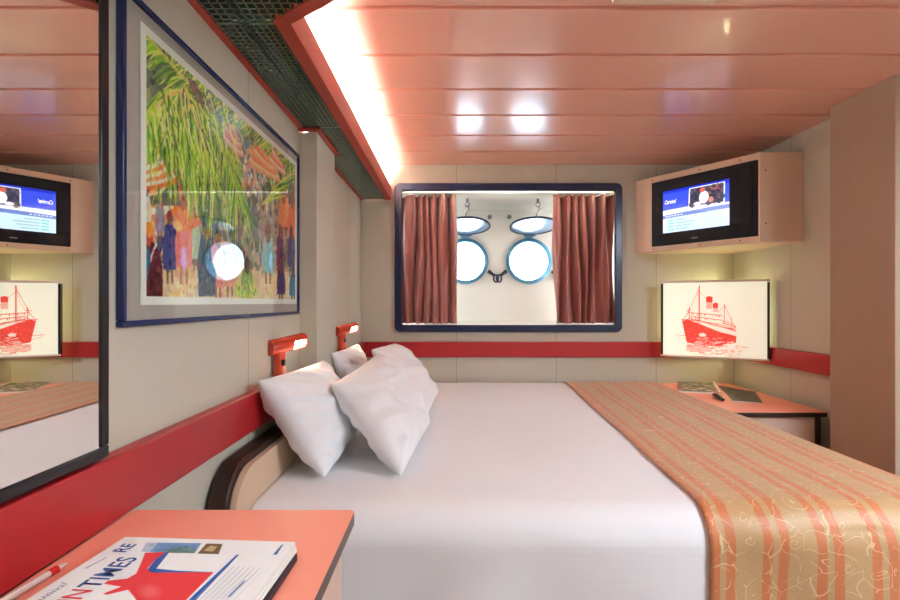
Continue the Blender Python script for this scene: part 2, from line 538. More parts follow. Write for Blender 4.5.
# back wall around the window opening
WX0, WX1, WZ0, WZ1 = -0.335, 1.150, 0.998, 1.935
bw = MB()
bw.box(XL - 0.1, WX0 - 0.025, YB, YB + 0.05, 0, ZC + 0.03)
bw.box(WX1 + 0.025, XR + 0.1, YB, YB + 0.05, 0, ZC + 0.03)
bw.box(WX0 - 0.025, WX1 + 0.025, YB, YB + 0.012, WZ1, ZC + 0.03)
bw.box(WX0 - 0.025, WX1 + 0.025, YB, YB + 0.05, 0, WZ0 - 0.02)
struct('wall_back', bw, M['wall_x'], 'beige panelled wall around the porthole window', 'wall')

struct('trim_1', MB().box(XL, -0.595, YF, 1.897, RAIL0 - 0.01, RAIL1), M['red'], 'red ledge along the left wall beneath the mirror and picture', 'wall rail', bevel=0.003)
struct('trim_2', MB().box(XL, -0.595, 2.192, YB - 0.03, RAIL0 - 0.01, RAIL1), M['red'], 'short red ledge on the left wall between the pilaster and the window wall', 'wall rail', bevel=0.003)
struct('trim_3', MB().box(XL, XR - 0.03, YB - 0.03, YB, RAIL0, RAIL1), M['red'], 'red rail under the window on the back wall', 'wall rail', bevel=0.003)
struct('trim_4', MB().box(XR - 0.03, XR, 2.21, YB - 0.03, RAIL0, RAIL1), M['red'], 'red rail on the right wall behind the nightstand', 'wall rail', bevel=0.003)
struct('trim_5', MB().box(1.906, XE, 2.172, 2.2, RAIL0 - 0.005, RAIL1), M['red'], 'bit of red rail at the right edge beyond the column', 'wall rail', bevel=0.003)
struct('trim_6', MB().box(XL, -0.552, 1.898, 2.19, 0, 1.862), M['wall_plain'], 'beige pilaster on the left wall between the two reading lamps', 'pilaster', bevel=0.003)
struct('trim_7', MB().box(1.88, 1.905, 1.93, 2.262, 0, ZC), M['taupe'], 'partition fin, colour darkened for its shade, standing out beside the nightstand at right', 'partition', bevel=0.004)
struct('baseboard_back', MB().box(XL, XR, YB - 0.012, YB, 0, 0.08), M['edge'], 'dark skirting along the window wall', 'baseboard')
struct('trim_8', MB().box(1.875, 1.935, YB - 0.004, YB, 0, ZC), M['wall_plain'], 'narrow cover strip by the corner under the television', 'trim')

# window: navy framed opening, white recess and the ship's side behind
win = thing('window_1', 'wide window with a rounded dark navy frame and a white recess behind', 'window', (0.41, YB, WZ0), kind='structure')
def rounded(x0, x1, z0, z1, r, n=8):
    pts = []
    for cx, cz, a in ((x1 - r, z1 - r, 0), (x0 + r, z1 - r, PI / 2), (x0 + r, z0 + r, PI), (x1 - r, z0 + r, 1.5 * PI)):
        for k in range(n + 1):
            t = a + PI / 2 * k / n
            pts.append((cx + r * math.cos(t), cz + r * math.sin(t)))
    return pts
fo = rounded(-0.385, 1.197, 0.950, 1.985, 0.04); fi = rounded(WX0, WX1 , WZ0, WZ1, 0.015)
n = len(fo); y0, y1 = YB - 0.028, YB
fm = MB()
fm.add([(x, y0, z) for x, z in fo] + [(x, y0, z) for x, z in fi] + [(x, y1, z) for x, z in fo] + [(x, y1, z) for x, z in fi],
       [f for i in range(n) for j in [(i + 1) % n] for f in ((i, j, n + j, n + i), (i, j, 2*n + j, 2*n + i), (n + i, n + j, 3*n + j, 3*n + i))])
fm.build('window_frame', M['navy'], win, bevel=0.004)
YH = 3.85
rc = MB()
rc.box(WX0 - 0.15, WX1 + 0.15, YB + 0.052, YH, WZ1, WZ1 + 0.03)
rc.box(WX0 - 0.15, WX1 + 0.15, YB + 0.012, YB + 0.08, WZ1 + 0.10, WZ1 + 0.13)
rc.box(WX0 - 0.15, WX1 + 0.15, YB + 0.052, YB + 0.08, WZ1 + 0.03, WZ1 + 0.13)
rc.box(WX0 - 0.15, WX1 + 0.15, YB + 0.05, YH, WZ0 - 0.03, WZ0)
rc.box(WX0 - 0.18, WX0 - 0.15, YB + 0.05, YH, WZ0 - 0.03, WZ1 + 0.03)
rc.box(WX1 + 0.15, WX1 + 0.18, YB + 0.05, YH, WZ0 - 0.03, WZ1 + 0.03)
rc.build('window_recess', M['white_metal'], win)
MB().tube([(WX0 + 0.04, YB + 0.032, WZ1 + 0.045), (WX1 - 0.04, YB + 0.032, WZ1 + 0.045)], 0.012, 12).build('curtain_tube', M['win_tube'], win, smooth='auto')
for x in (WX0 + 0.02, WX1 - 0.02):  # added tubes, out of sight, only to brighten the recess
    MB().tube([(x, YB + 0.26, WZ0 + 0.06), (x, YB + 0.26, WZ1 - 0.06)], 0.013, 12).build('recess_fill_tube', M['recess_fill'], win, smooth='auto')
# hull plate with two round holes
PORT = [(0.130, 1.502), (0.662, 1.502)]
RP = 0.186; HS = 0.262
hl = MB()
def ring_patch(cx, cz, y):
    n = 48; out = []; inn = []
    for k in range(n):
        t = 2 * PI * k / n; c, s_ = math.cos(t), math.sin(t)
        q = HS / max(abs(c), abs(s_))
        out.append((cx + q * c, y, cz + q * s_)); inn.append((cx + RP * c, y, cz + RP * s_))
    hl.add(out + inn, [(i, (i + 1) % n, n + (i + 1) % n, n + i) for i in range(n)])
xs = [WX0 - 0.18, PORT[0][0] - HS, PORT[0][0] + HS, PORT[1][0] - HS, PORT[1][0] + HS, WX1 + 0.18]
z0_, z1_, zl, zh = WZ0 - 0.03, WZ1 + 0.03, 1.502 - HS, 1.502 + HS
def quad(xa, xb, za, zb):
    hl.add([(xa, YH, za), (xb, YH, za), (xb, YH, zb), (xa, YH, zb)], [(0, 1, 2, 3)])
for i in range(5):
    quad(xs[i], xs[i+1], z0_, zl); quad(xs[i], xs[i+1], zh, z1_)
    if i in (0, 2, 4): quad(xs[i], xs[i+1], zl, zh)
for c in PORT: ring_patch(c[0], c[1], YH)
hl.build('hull_plate', M['white_metal'], win)
for x in (0.335, 0.50):
    MB().lathe([(0.0, 0.03), (0.016, 0.026), (0.02, 0.012), (0.02, 0.0)], (x, YH, 1.875), (0, -1, 0), 16).build('hull_stud', M['steel'], win, smooth=True)

def porthole(idx, cx, cz, label):
    t = thing('window_%d' % idx, label, 'porthole', (cx, YH, cz), kind='structure')
    MB().lathe([(RP + 0.006, 0.0), (RP + 0.006, 0.022), (0.170, 0.030), (0.162, 0.02), (0.160, -0.10), (RP, -0.10)], (cx, YH, cz), (0, -1, 0), 48, close=True).build('porthole_rim', M['teal'], t, smooth='auto')
    MB().lathe([(0.0005, 0.0), (0.160, 0.0)], (cx, YH + 0.07, cz), (0, -1, 0), 48).build('porthole_pane', M['pane'], t)
    # storm lid hinged at the top, swung up and hooked to the soffit
    a = math.radians(12)
    ax = Vector((0, -math.cos(a), math.sin(a))); nrm = Vector((0, -math.sin(a), -math.cos(a)))
    hinge = Vector((cx, YH - 0.045, cz + RP + 0.030))
    cen = hinge + ax * 0.19
    lid = MB().lathe([(0.0005, 0.0), (0.176, 0.0), (0.176, -0.007), (0.0005, -0.007)], cen, nrm, 48).build('porthole_lid', M['lid'], t, smooth='auto')
    MB().lathe([(0.172, -0.008), (0.188, -0.008), (0.190, 0.003), (0.178, 0.006), (0.173, 0.003)], cen, nrm, 48, close=True).build('lid_rim', M['lid_rim'], lid, smooth='auto')
    hb = MB(); hb.box(cx - 0.035, cx + 0.035, YH - 0.06, YH, cz + RP + 0.012, cz + RP + 0.04); hb.tube([(cx - 0.05, YH - 0.045, cz + RP + 0.03), (cx + 0.05, YH - 0.045, cz + RP + 0.03)], 0.012)
    hb.build('lid_hinge', M['teal'], t, bevel=0.003)
    tip = cen + ax * 0.185
    hk = MB()
    hk.tube([(tip.x, tip.y, WZ1), (tip.x, tip.y, WZ1 - 0.03)], 0.010)
    hk.tube([(tip.x + 0.016 * math.cos(q), tip.y, WZ1 - 0.045 + 0.016 * math.sin(q)) for q in [2*PI*k/16 for k in range(16)]], 0.004, closed=True, n=8)
    hk.tube([(tip.x + 0.012 * math.sin(q * 2), tip.y, WZ1 - 0.05 - q * 0.03) for q in [k / 8 * 2.6 for k in range(9)]] + [(tip.x, tip.y, tip.z + 0.002)], 0.0055, n=8)
    hk.build('lid_hook', M['steel'], t, smooth=True)
    for s_ in (-1, 1):
        p = Vector((cx + s_ * 0.192, YH - 0.03, cz - 0.085))
        lt = MB()
        lt.tube([p, p + Vector((s_ * 0.028, -0.01, -0.022)), p + Vector((s_ * 0.05, -0.012, -0.038))], [0.017, 0.013, 0.012], 10)
        c0 = p + Vector((s_ * 0.062, -0.012, -0.062))
        lt.tube([c0 + Vector((0.020 * math.cos(q), 0, 0.030 * math.sin(q))) for q in [2*PI*k/18 for k in range(18)]], 0.0075, closed=True, n=8)
        lt.build('porthole_latch', M['dark_steel'], t, smooth=True)
    return t
porthole(2, PORT[0][0], PORT[0][1], 'round porthole with raised lid partly behind the left curtain')
porthole(3, PORT[1][0], PORT[1][1], 'round porthole with raised lid next to the right curtain')

# ------------------------------------------------------------------ curtains
def curtain(x0, x1, seed, label, waist):
    rnd = random.Random(seed)
    ph = [rnd.uniform(0, 6.28) for _ in range(6)]
    z0, z1 = WZ0 + 0.005, WZ1 - 0.004
    def fn(u, v):
        # v 0 bottom .. 1 top; folds gathered unevenly
        uu = u + 0.035 * math.sin(2 * PI * u * 1.5 + ph[0]) + 0.02 * math.sin(2 * PI * (u * 2 + v * 0.7) + ph[1])
        edge = waist(v)
        x = x0 + (x1 - x0) * (u if edge == 0 else u)
        x = x + edge * (u if edge < 0 or True else 1)
        amp = 0.036 + 0.008 * math.sin(v * 5 + ph[2] + u * 9)
        f = math.sin(2 * PI * uu * 6.5 + ph[3] + 0.7 * math.sin(v * 3 + u * 6)) + 0.45 * math.sin(2 * PI * uu * 13 + ph[4] + v * 1.5)
        yy = YB + 0.118 + amp * f
        x += 0.010 * math.sin(2 * PI * uu * 6.5 + ph[3] + 1.3 + v * 2)
        return (x, yy, z0 + (z1 - z0) * v)
    m = MB().grid(fn, 180, 60)
    o = m.build('curtain', M['curtain'], None, smooth=True)
    sd = o.modifiers.new('cloth', 'SOLIDIFY'); sd.thickness = 0.003
    return tag(o, label, 'curtain', None)
curtain(WX0 - 0.03, 0.045, 3, 'copper pink satin curtain gathered at the left end of the window', lambda v: 0.0)
def right_edge(u): return 0
curtain(WX1 + 0.03, 0.765, 8, 'copper pink satin curtain gathered at the right end of the window', lambda v: -0.03 * v)

# ------------------------------------------------------------------ light cove along the left wall
cove = thing('cove_light', 'red edged light trough with a silver egg crate louver along the left wall', 'light fixture', (XL, 1.5, 1.87))
ZB = 1.872; ZF = 1.962
# beam: narrow arm to the window wall, then turning diagonally over the desk
inner = [(-0.452, YB - 0.001), (-0.452, 1.167), (0.52, 0.495)]
outer = [(-0.410, YB - 0.001), (-0.410, 1.180), (0.545, 0.528)]
bmesh_pts = inner + outer[::-1]
MB().prism([(x, y, ZB) for x, y in bmesh_pts], (0, 0, ZF - ZB)).build('fascia', M['cove_red'], cove, bevel=0.002)
MB().box(XL, XL + 0.022, YF + 0.3, 1.897, ZB, ZB + 0.03).box(XL, XL + 0.022, 2.191, YB - 0.001, ZB, ZB + 0.03).build('wall_flange', M['cove_red'], cove)
MB().box(-0.5525, -0.535, 1.885, 2.2, ZB - 0.009, ZB + 0.012).box(XL, -0.535, 1.878, 1.897, ZB - 0.009, ZB + 0.012).build('pilaster_cap', M['cove_red'], cove)
TH = 0.0016; TW = 0.0045; D = 0.015; PITCH = 0.0175
def blade_y(m, x, ya, yb):       # wedge shaped blade running along Y
    m.prism([(x - TH, ya, ZB + 0.001), (x + TH, ya, ZB + 0.001), (x + TW, ya, ZB + D), (x - TW, ya, ZB + D)], (0, yb - ya, 0))
def blade_x(m, y, x0, x1):       # wedge shaped blade running along X
    m.prism([(x0, y - TH, ZB + 0.001), (x0, y + TH, ZB + 0.001), (x0, y + TW, ZB + D), (x0, y - TW, ZB + D)], (x1 - x0, 0, 0))
lv = MB()
xa, xb = XL + 0.022, -0.452
x = xa + 0.006
while x < xb:
    blade_y(lv, x, 1.167, YB - 0.002); x += PITCH
y = 1.18
while y < YB - 0.01:
    blade_x(lv, y, xa, xb); y += PITCH
for y in (1.175, 1.87, 2.56):
    lv.box(xa, xb, y - 0.004, y + 0.004, ZB, ZB + 0.014)
lv.build('narrow_louver', M['louver'], cove)
lv = MB()
PITCH = 0.021
def diag_y(x):      # inner edge of the diagonal beam
    if x <= -0.452: return 1.167
    return 1.167 + (x + 0.452) * (0.495 - 1.167) / 0.972
def diag_x(y):
    return -0.452 + (1.167 - y) * 0.972 / (1.167 - 0.495)
YN = -0.5
x = xa + 0.006
while x < 0.52:
    blade_y(lv, x, YN, diag_y(x) - 0.003); x += PITCH
y = YN
while y < 1.16:
    blade_x(lv, y, xa, min(0.52, diag_x(y) - 0.003)); y += PITCH
lv.build('wide_louver', M['louver'], cove)
MB().box(0.52, 0.56, YN - 0.04, 0.52, ZB, ZF).box(XL, 0.56, YN - 0.04, YN, ZB, ZF).build('end_fascia', M['cove_red'], cove)
MB().box(-0.500, -0.4525, 1.20, YB - 0.01, ZB + 0.0165, ZB + 0.0185).build('tube_light_stop', M['cove_in'], cove)  # unseen strip added under the tube to block its light downward
MB().tube([(-0.470, 1.22, 1.922), (-0.470, YB - 0.06, 1.922)], 0.018, 12).build('fluorescent_tube', M['tube'], cove, smooth='auto')
for x in (-0.35, 0.05):
    MB().tube([(x, -0.40, 1.93), (x, 0.70, 1.93)], 0.013, 12).build('fluorescent_tube', M['tube_wide'], cove, smooth='auto')

# added fill light in a ceiling housing, out of view beside the viewer
rl = thing('fill_light', 'added fill light shaped as a ceiling panel, out of view beside the viewer', 'light fixture', (2.35, 0.0, ZC))
lx0, lx1, ly0, ly1 = 1.95, 2.75, -0.55, 0.55
fr = MB()
fr.box(lx0, lx1, ly0, ly0 + 0.03, ZC - 0.05, ZC).box(lx0, lx1, ly1 - 0.03, ly1, ZC - 0.05, ZC).box(lx0, lx0 + 0.03, ly0 + 0.03, ly1 - 0.03, ZC - 0.05, ZC).box(lx1 - 0.03, lx1, ly0 + 0.03, ly1 - 0.03, ZC - 0.05, ZC)
fr.build('fill_light_housing', M['cream'], rl, bevel=0.003)
MB().box(lx0 + 0.03, lx1 - 0.03, ly0 + 0.03, ly1 - 0.03, ZC - 0.045, ZC - 0.03).build('fill_light_panel', M['fill_panel'], rl)

# ceiling vent at the top edge
vt = thing('ceiling_vent', 'small beige vent set in the ceiling at the top edge', 'vent', (0.67, 1.3, ZC))
v = MB()
v.box(0.515, 0.535, 1.2, 1.455, ZC - 0.014, ZC).box(0.815, 0.835, 1.2, 1.455, ZC - 0.014, ZC).box(0.535, 0.815, 1.435, 1.455, ZC - 0.014, ZC).box(0.535, 0.815, 1.2, 1.22, ZC - 0.014, ZC)
v.build('vent_frame', M['cream'], vt, bevel=0.002)
v = MB()
for k in range(9):
    yy = 1.232 + k * 0.0235
    v.prism([(0.535, yy, ZC - 0.002), (0.535, yy + 0.012, ZC - 0.012), (0.535, yy + 0.014, ZC - 0.011), (0.535, yy + 0.002, ZC - 0.001)], (0.28, 0, 0))
v.build('vent_slats', M['cream'], vt)

# ------------------------------------------------------------------ mirror
mr = thing('wall_mirror', 'tall black framed mirror on the left wall reflecting the television', 'mirror', (XL, 0.45, 0.902))
my0, my1, mz0, mz1 = 0.08, 0.802, 0.886, 1.845
fw = 0.020
q = MB()
q.box(XL, -0.597, my0, my1, mz0, mz0 + fw).box(XL, -0.597, my0, my1, mz1 - fw, mz1)
q.box(XL, -0.597, my1 - fw, my1, mz0 + fw, mz1 - fw).box(XL, -0.597, my0, my0 + fw, mz0 + fw, mz1 - fw)
q.build('mirror_frame', M['black'], mr, bevel=0.003)
MB().box(XL, -0.600, my0 + fw, my1 - fw, mz0 + fw, mz1 - fw).build('mirror_glass', M['mirror'], mr)

# ------------------------------------------------------------------ framed picture
pic = thing('framed_picture', 'large framed print of a palm shaded market crowd behind glass', 'picture', (XL, 1.3, 1.11))
py0, py1, pz0, pz1 = 0.853, 1.858, 1.108, 1.755
fw = 0.012
q = MB()
q.box(XL, -0.610, py0, py1, pz0, pz0 + fw).box(XL, -0.610, py0, py1, pz1 - fw, pz1)
q.box(XL, -0.610, py1 - fw, py1, pz0 + fw, pz1 - fw).box(XL, -0.610, py0, py0 + fw, pz0 + fw, pz1 - fw)
q.build('picture_frame', M['blue_frame'], pic, bevel=0.003)
mbd = MB().box(XL, -0.6185, py0 + fw, py1 - fw, pz0 + fw, pz1 - fw).build('mat_board', M['matboard'], pic)
MB().add([(-0.6125, py0 + fw, pz0 + fw), (-0.6125, py1 - fw, pz0 + fw), (-0.6125, py1 - fw, pz1 - fw), (-0.6125, py0 + fw, pz1 - fw)], [(0, 1, 2, 3)]).build('picture_glass', M['glass'], pic)
# the print, drawn on a 440 x 270 raster
XP = -0.6165
ky0, ky1, kz0, kz1 = 0.910, 1.838, 1.150, 1.717
PW, PH = 440, 272
def pu(px, py):
    Y = -XP * F / (450 - px)
    Z = CZ + (HY - py) * Y / F
    return ((Y - ky0) / (ky1 - ky0) * PW, (kz1 - Z) / (kz1 - kz0) * PH)
P = Paint(PW, PH, (150, 140, 118))
rd = random.Random(11)
def pp(pts, col, a=1.0): P.poly([pu(*p) for p in pts], col, a)
def ps(pts, w0, w1, col, a=1.0): P.stroke([pu(*p) for p in pts], w0, w1, col, a)
def blobs(x0, x1, y0, y1, n, cols, rmin, rmax, tall=1.6, a=0.9):
    for _ in range(n):
        x, y = pu(rd.uniform(x0, x1), rd.uniform(y0, y1))
        r = rd.uniform(rmin, rmax)
        P.ell(x, y, r, r * rd.uniform(0.7, tall), rd.choice(cols), rd.uniform(-0.5, 0.5), a)
mix = [(96, 82, 72), (60, 58, 70), (190, 172, 140), (150, 120, 96), (206, 190, 158), (88, 96, 88), (172, 150, 112), (58, 66, 84), (196, 132, 102)]
blobs(138, 298, 60, 300, 900, [(70, 84, 60), (96, 108, 72), (60, 70, 62), (120, 124, 84), (90, 92, 84)], 4, 10)
blobs(138, 298, 150, 285, 900, mix, 2, 7, 2.4)
blobs(216, 265, 110, 145, 90, [(80, 128, 130), (66, 104, 150), (130, 160, 120), (104, 140, 96)], 3, 8)
pp([(138, 306), (138, 268), (170, 262), (215, 268), (250, 270), (298, 272), (298, 306)], (212, 192, 150), 0.85)
blobs(138, 298, 266, 304, 260, [(206, 180, 128), (224, 206, 168), (196, 160, 110), (184, 150, 120), (214, 190, 150)], 3, 8, 0.7, 0.8)
# umbrellas
for (cx, cy, rx, ry, rot, cols) in ((150, 176, 62, 40, 0.15, [(226, 120, 70), (240, 222, 190)]),):
    x, y = pu(152, 176)
    for k in range(6):
        f = 1 - k * 0.16
        P.ell(x - 10, y + 4, rx * f, ry * f, cols[k % 2], rot)
pp([(136, 205), (136, 198), (160, 194), (178, 178), (180, 206)], (78, 78, 66))
for k in range(7):
    f = k / 7
    pp([(247 + 4*f, 152 - 8*f), (254 + 3*f, 146), (266 - 2*f, 152 + 2*f), (277, 172 + f), (278, 183), (265 - 2*f, 172 - 4*f)], [(230, 150, 110), (214, 110, 76), (240, 190, 150)][k % 3])
for k in range(9):
    ps([(252, 148 + k * 0.6), (266 - k * 0.7, 158 + k * 1.2), (278, 182)], 2.2, 1.2, [(226, 128, 92), (244, 204, 170), (206, 96, 66)][k % 3])
for k in range(8):
    ps([(266 + k, 149 + k * 0.4), (274 + k * 1.2, 158 + k), (283, 173)], 2.6, 1.4, [(214, 150, 120), (240, 210, 180), (190, 104, 84)][k % 3])
for k in range(8):
    ps([(224 + k * 1.6, 122 + k * 0.5), (232 + k * 1.4, 138), (241, 153)], 2.6, 1.6, [(210, 150, 130), (238, 208, 190), (176, 110, 96)][k % 3])
blobs(243, 274, 158, 194, 160, [(240, 226, 206), (214, 110, 84), (60, 62, 80), (222, 186, 150), (120, 150, 160), (232, 150, 150), (90, 80, 84)], 2, 5)
# people of the market: flat shapes of dress and skin
def figure(cx, top, bot, wd, dress, skin, hat=None, legs=True):
    h = bot - top
    pp([(cx - wd*0.35, top + h*0.17), (cx + wd*0.35, top + h*0.17), (cx + wd*0.55, top + h*0.5), (cx + wd*0.5, top + h*0.8 if legs else bot), (cx - wd*0.5, top + h*0.8 if legs else bot), (cx - wd*0.55, top + h*0.5)], dress)
    if legs:
        pp([(cx - wd*0.25, top + h*0.8), (cx - wd*0.08, top + h*0.8), (cx - wd*0.1, bot), (cx - wd*0.25, bot)], skin)
        pp([(cx + wd*0.25, top + h*0.8), (cx + wd*0.08, top + h*0.8), (cx + wd*0.12, bot), (cx + wd*0.26, bot)], skin)
    for q in range(5):
        ps([(cx + wd*rd.uniform(-0.4, 0.4), top + h*0.25), (cx + wd*rd.uniform(-0.45, 0.45), top + h*0.75)], 1.6, 1.0, tuple(max(0, min(255, c + rd.randint(-34, 40))) for c in dress), 0.7)
    hx, hy = pu(cx, top + h*0.08)
    hx2, hy2 = pu(cx + wd*0.3, top + h*0.08)
    r = max(3.0, abs(hx2 - hx))
    P.ell(hx, hy, r * 0.8, r * 1.2, skin)
    if hat: P.ell(hx, hy - r*0.7, r*1.2, r*0.8, hat)
figure(170, 212, 284, 13, (52, 60, 96), (88, 62, 54))
figure(146, 188, 232, 11, (196, 186, 170), (70, 52, 46), (40, 34, 36))
figure(160, 196, 240, 9, (120, 118, 128), (96, 70, 60))
figure(196, 214, 270, 9, (160, 168, 150), (110, 76, 60))
figure(236, 205, 258, 9, (92, 86, 84), (90, 64, 52))
figure(254, 196, 250, 8, (96, 92, 94), (80, 60, 52))
figure(263, 200, 252, 8, (150, 130, 110), (84, 60, 50))
figure(268, 228, 284, 12, (136, 168, 160), (110, 80, 64))
figure(284, 190, 236, 10, (226, 130, 92), (120, 74, 54))  # orange of this and the next figure: curtain reflection painted into the print
figure(292, 196, 250, 8, (206, 110, 80), (120, 74, 54))
figure(280, 226, 282, 7, (84, 56, 76), (110, 66, 60))
figure(291, 228, 276, 7, (58, 58, 84), (80, 56, 60))
figure(281, 262, 302, 8, (54, 46, 72), (96, 60, 62))
figure(293, 268, 302, 7, (44, 92, 116), (60, 60, 80))
figure(230, 246, 296, 12, (220, 140, 118), (120, 80, 60))
figure(218, 236, 300, 11, (206, 128, 112), (120, 80, 60))
figure(247, 262, 300, 11, (112, 132, 72), (80, 60, 52), None, False)
blobs(236, 258, 284, 296, 40, [(150, 170, 70), (180, 186, 80), (90, 110, 60)], 2, 5)
# large foreground people
figure(184, 198, 284, 16, (222, 120, 112), (150, 90, 60))
pp([(174, 222), (180, 210), (188, 210), (196, 218), (208, 217), (208, 221), (194, 228), (186, 232), (177, 232)], (224, 110, 66))
P.ell(*pu(178, 226), 9, 6, (226, 176, 120))
pp([(180, 262), (184, 246), (187, 248), (186, 274)], (196, 150, 214))
figure(207, 222, 296, 17, (52, 62, 74), (120, 84, 66), (34, 34, 42), False)
pp([(211, 248), (215, 240), (219, 252), (216, 268), (212, 262)], (214, 140, 130))
pp([(140, 300), (140, 268), (144, 250), (148, 242), (154, 242), (160, 252), (163, 270), (163, 300)], (60, 28, 32))
pp([(145, 252), (149, 246), (150, 262), (147, 282), (145, 276)], (30, 86, 110))
ps([(157, 243), (153, 252), (151, 262)], 2.4, 1.2, (230, 220, 216))
P.ell(*pu(149.5, 236), 6, 10, (150, 66, 44)); P.ell(*pu(150, 229), 7, 7, (226, 118, 50))
# palm fronds
greens = [(150, 178, 62), (108, 146, 48), (74, 112, 44), (196, 202, 96), (222, 214, 130), (52, 84, 44), (132, 168, 70), (176, 190, 80), (90, 130, 56)]
darks = [(56, 62, 48), (64, 60, 66), (44, 60, 46)]
def frond(spine, n, length, droop, wid, spread, cols=greens, side=(1, -1)):
    m = len(spine) - 1
    for k in range(n):
        t = rd.random() * m; i = min(int(t), m - 1); f = t - i
        x = spine[i][0] + (spine[i+1][0] - spine[i][0]) * f; y = spine[i][1] + (spine[i+1][1] - spine[i][1]) * f
        dx = spine[i+1][0] - spine[i][0]; dy = spine[i+1][1] - spine[i][1]; l = math.hypot(dx, dy)
        s_ = rd.choice(side); a = spread + rd.uniform(-0.25, 0.25)
        ux = dx / l * math.cos(a) - s_ * dy / l * math.sin(a); uy = dy / l * math.cos(a) + s_ * dx / l * math.sin(a)
        L_ = length * rd.uniform(0.6, 1.1) * (1 - 0.35 * t / m)
        p = [(x, y)]
        for q in (0.35, 0.7, 1.0):
            p.append((x + ux * L_ * q, y + uy * L_ * q + droop * q * q))
        p = [c for c in p if c[0] < 440]
        ps(p, wid * 1.5, 0.8, rd.choice(cols), 0.95)
    ps(spine, wid * 1.3, wid * 0.7, (206, 178, 110))
for col in (darks, greens):
    frond([(196, 92), (176, 70), (156, 46), (142, 28)], 90, 26, 14, 3.2, 0.6, col)
    frond([(300, 160), (262, 128), (226, 96), (186, 62)], 160, 24, 8, 3.0, 0.7, col)
    frond([(288, 150), (250, 112), (214, 82), (176, 50)], 90, 16, 12, 2.6, 0.9, col)
    frond([(262, 205), (280, 182), (297, 168)], 90, 20, -6, 2.6, 0.8, col)
frond([(184, 92), (168, 96), (152, 112), (142, 140)], 110, 28, 22, 3.4, 0.7)
frond([(182, 90), (176, 112), (170, 140), (166, 168)], 110, 26, 30, 3.4, 0.5, greens + darks)
frond([(182, 88), (202, 110), (224, 150), (240, 200)], 190, 36, 34, 3.4, 0.5)
frond([(184, 86), (196, 120), (208, 160), (214, 192)], 130, 30, 34, 3.4, 0.45, greens + darks)
frond([(180, 90), (184, 120), (190, 150), (194, 180)], 90, 22, 36, 3.2, 0.4)
for _ in range(46):
    x = rd.uniform(150, 238); y = rd.uniform(104, 150)
    ps([(x, y), (x + rd.uniform(-3, 5), y + 30), (x + rd.uniform(-4, 12), y + rd.uniform(48, 74))], 3.4, 0.6, rd.choice(greens))
pp([(188, 78), (196, 82), (202, 96), (204, 112), (198, 100), (190, 88)], (92, 74, 66))
# parasols in front of the leaves
def dome(x0, x1, yt, yb, tilt, cols, n=6):
    for k in range(n):
        f = 1 - k / n
        xm = (x0 + x1) / 2; hw = (x1 - x0) / 2 * (0.35 + 0.65 * f)
        pts = []
        for q in range(13):
            t = PI * q / 12
            pts.append((xm - hw * math.cos(t), yb - (1 - f) * (yb - yt) * 0.72 - (yb - yt) * 0.42 * f * math.sin(t) + tilt * (-math.cos(t))))
        for q in range(13):
            t = PI - PI * q / 12
            pts.append((xm - hw * math.cos(t), yb - (1 - f) * (yb - yt) * 0.72 + (yb - yt) * 0.10 * math.sin(t) + tilt * (-math.cos(t))))
        pp(pts, cols[k % len(cols)], 0.95)
dome(128, 178, 152, 186, -4, [(222, 104, 58), (240, 226, 198), (226, 120, 70), (236, 216, 186)])
dome(248, 280, 142, 172, 9, [(224, 140, 100), (240, 190, 152), (210, 110, 76)], 7)
dome(268, 286, 146, 168, 7, [(206, 140, 112), (236, 200, 172), (186, 104, 84)], 6)
dome(222, 244, 120, 148, 9, [(206, 150, 132), (238, 208, 192), (176, 110, 98)], 7)
for _ in range(16):
    x = rd.uniform(142, 180); y = rd.uniform(104, 140)
    ps([(x, y), (x + rd.uniform(-2, 3), y + 32), (x + rd.uniform(-3, 5), y + rd.uniform(50, 76))], 4.0, 0.8, rd.choice(greens))
for _ in range(60):
    x = rd.uniform(150, 246); y = rd.uniform(86, 150)
    ps([(x, y), (x + rd.uniform(0, 6), y + 18), (x + rd.uniform(2, 12), y + rd.uniform(32, 46))], 3.4, 0.6, rd.choice([(222, 224, 130), (206, 212, 110), (236, 232, 170), (60, 84, 44)]))
# loose brush dabs over everything, each a shade off the colour below
for _ in range(5200):
    x, y = rd.uniform(4, PW - 4), rd.uniform(4, PH - 4)
    if y < PH * 0.45 and rd.random() < 0.6: continue
    c0 = P.a[int(y * P.ss), int(x * P.ss)]
    j = rd.uniform(-52, 52)
    P.ell(x, y, rd.uniform(0.8, 2.2), rd.uniform(1.2, 4.5), tuple(max(0, min(255, v + j + rd.uniform(-26, 26))) for v in c0), rd.uniform(-0.5, 0.5), 0.5)
img = P.result()
bd = 9                       # white paper margin round the ink
img[:bd] = img[-bd:] = (232, 226, 214); img[:, :bd] = img[:, -bd:] = (232, 226, 214)
ink_mesh(img, (XP, ky0, kz0), (XP, ky1, kz0), (XP, ky0, kz1), 'art_print', painted('art_print_ink', 0.6), mbd, gain=0.58)

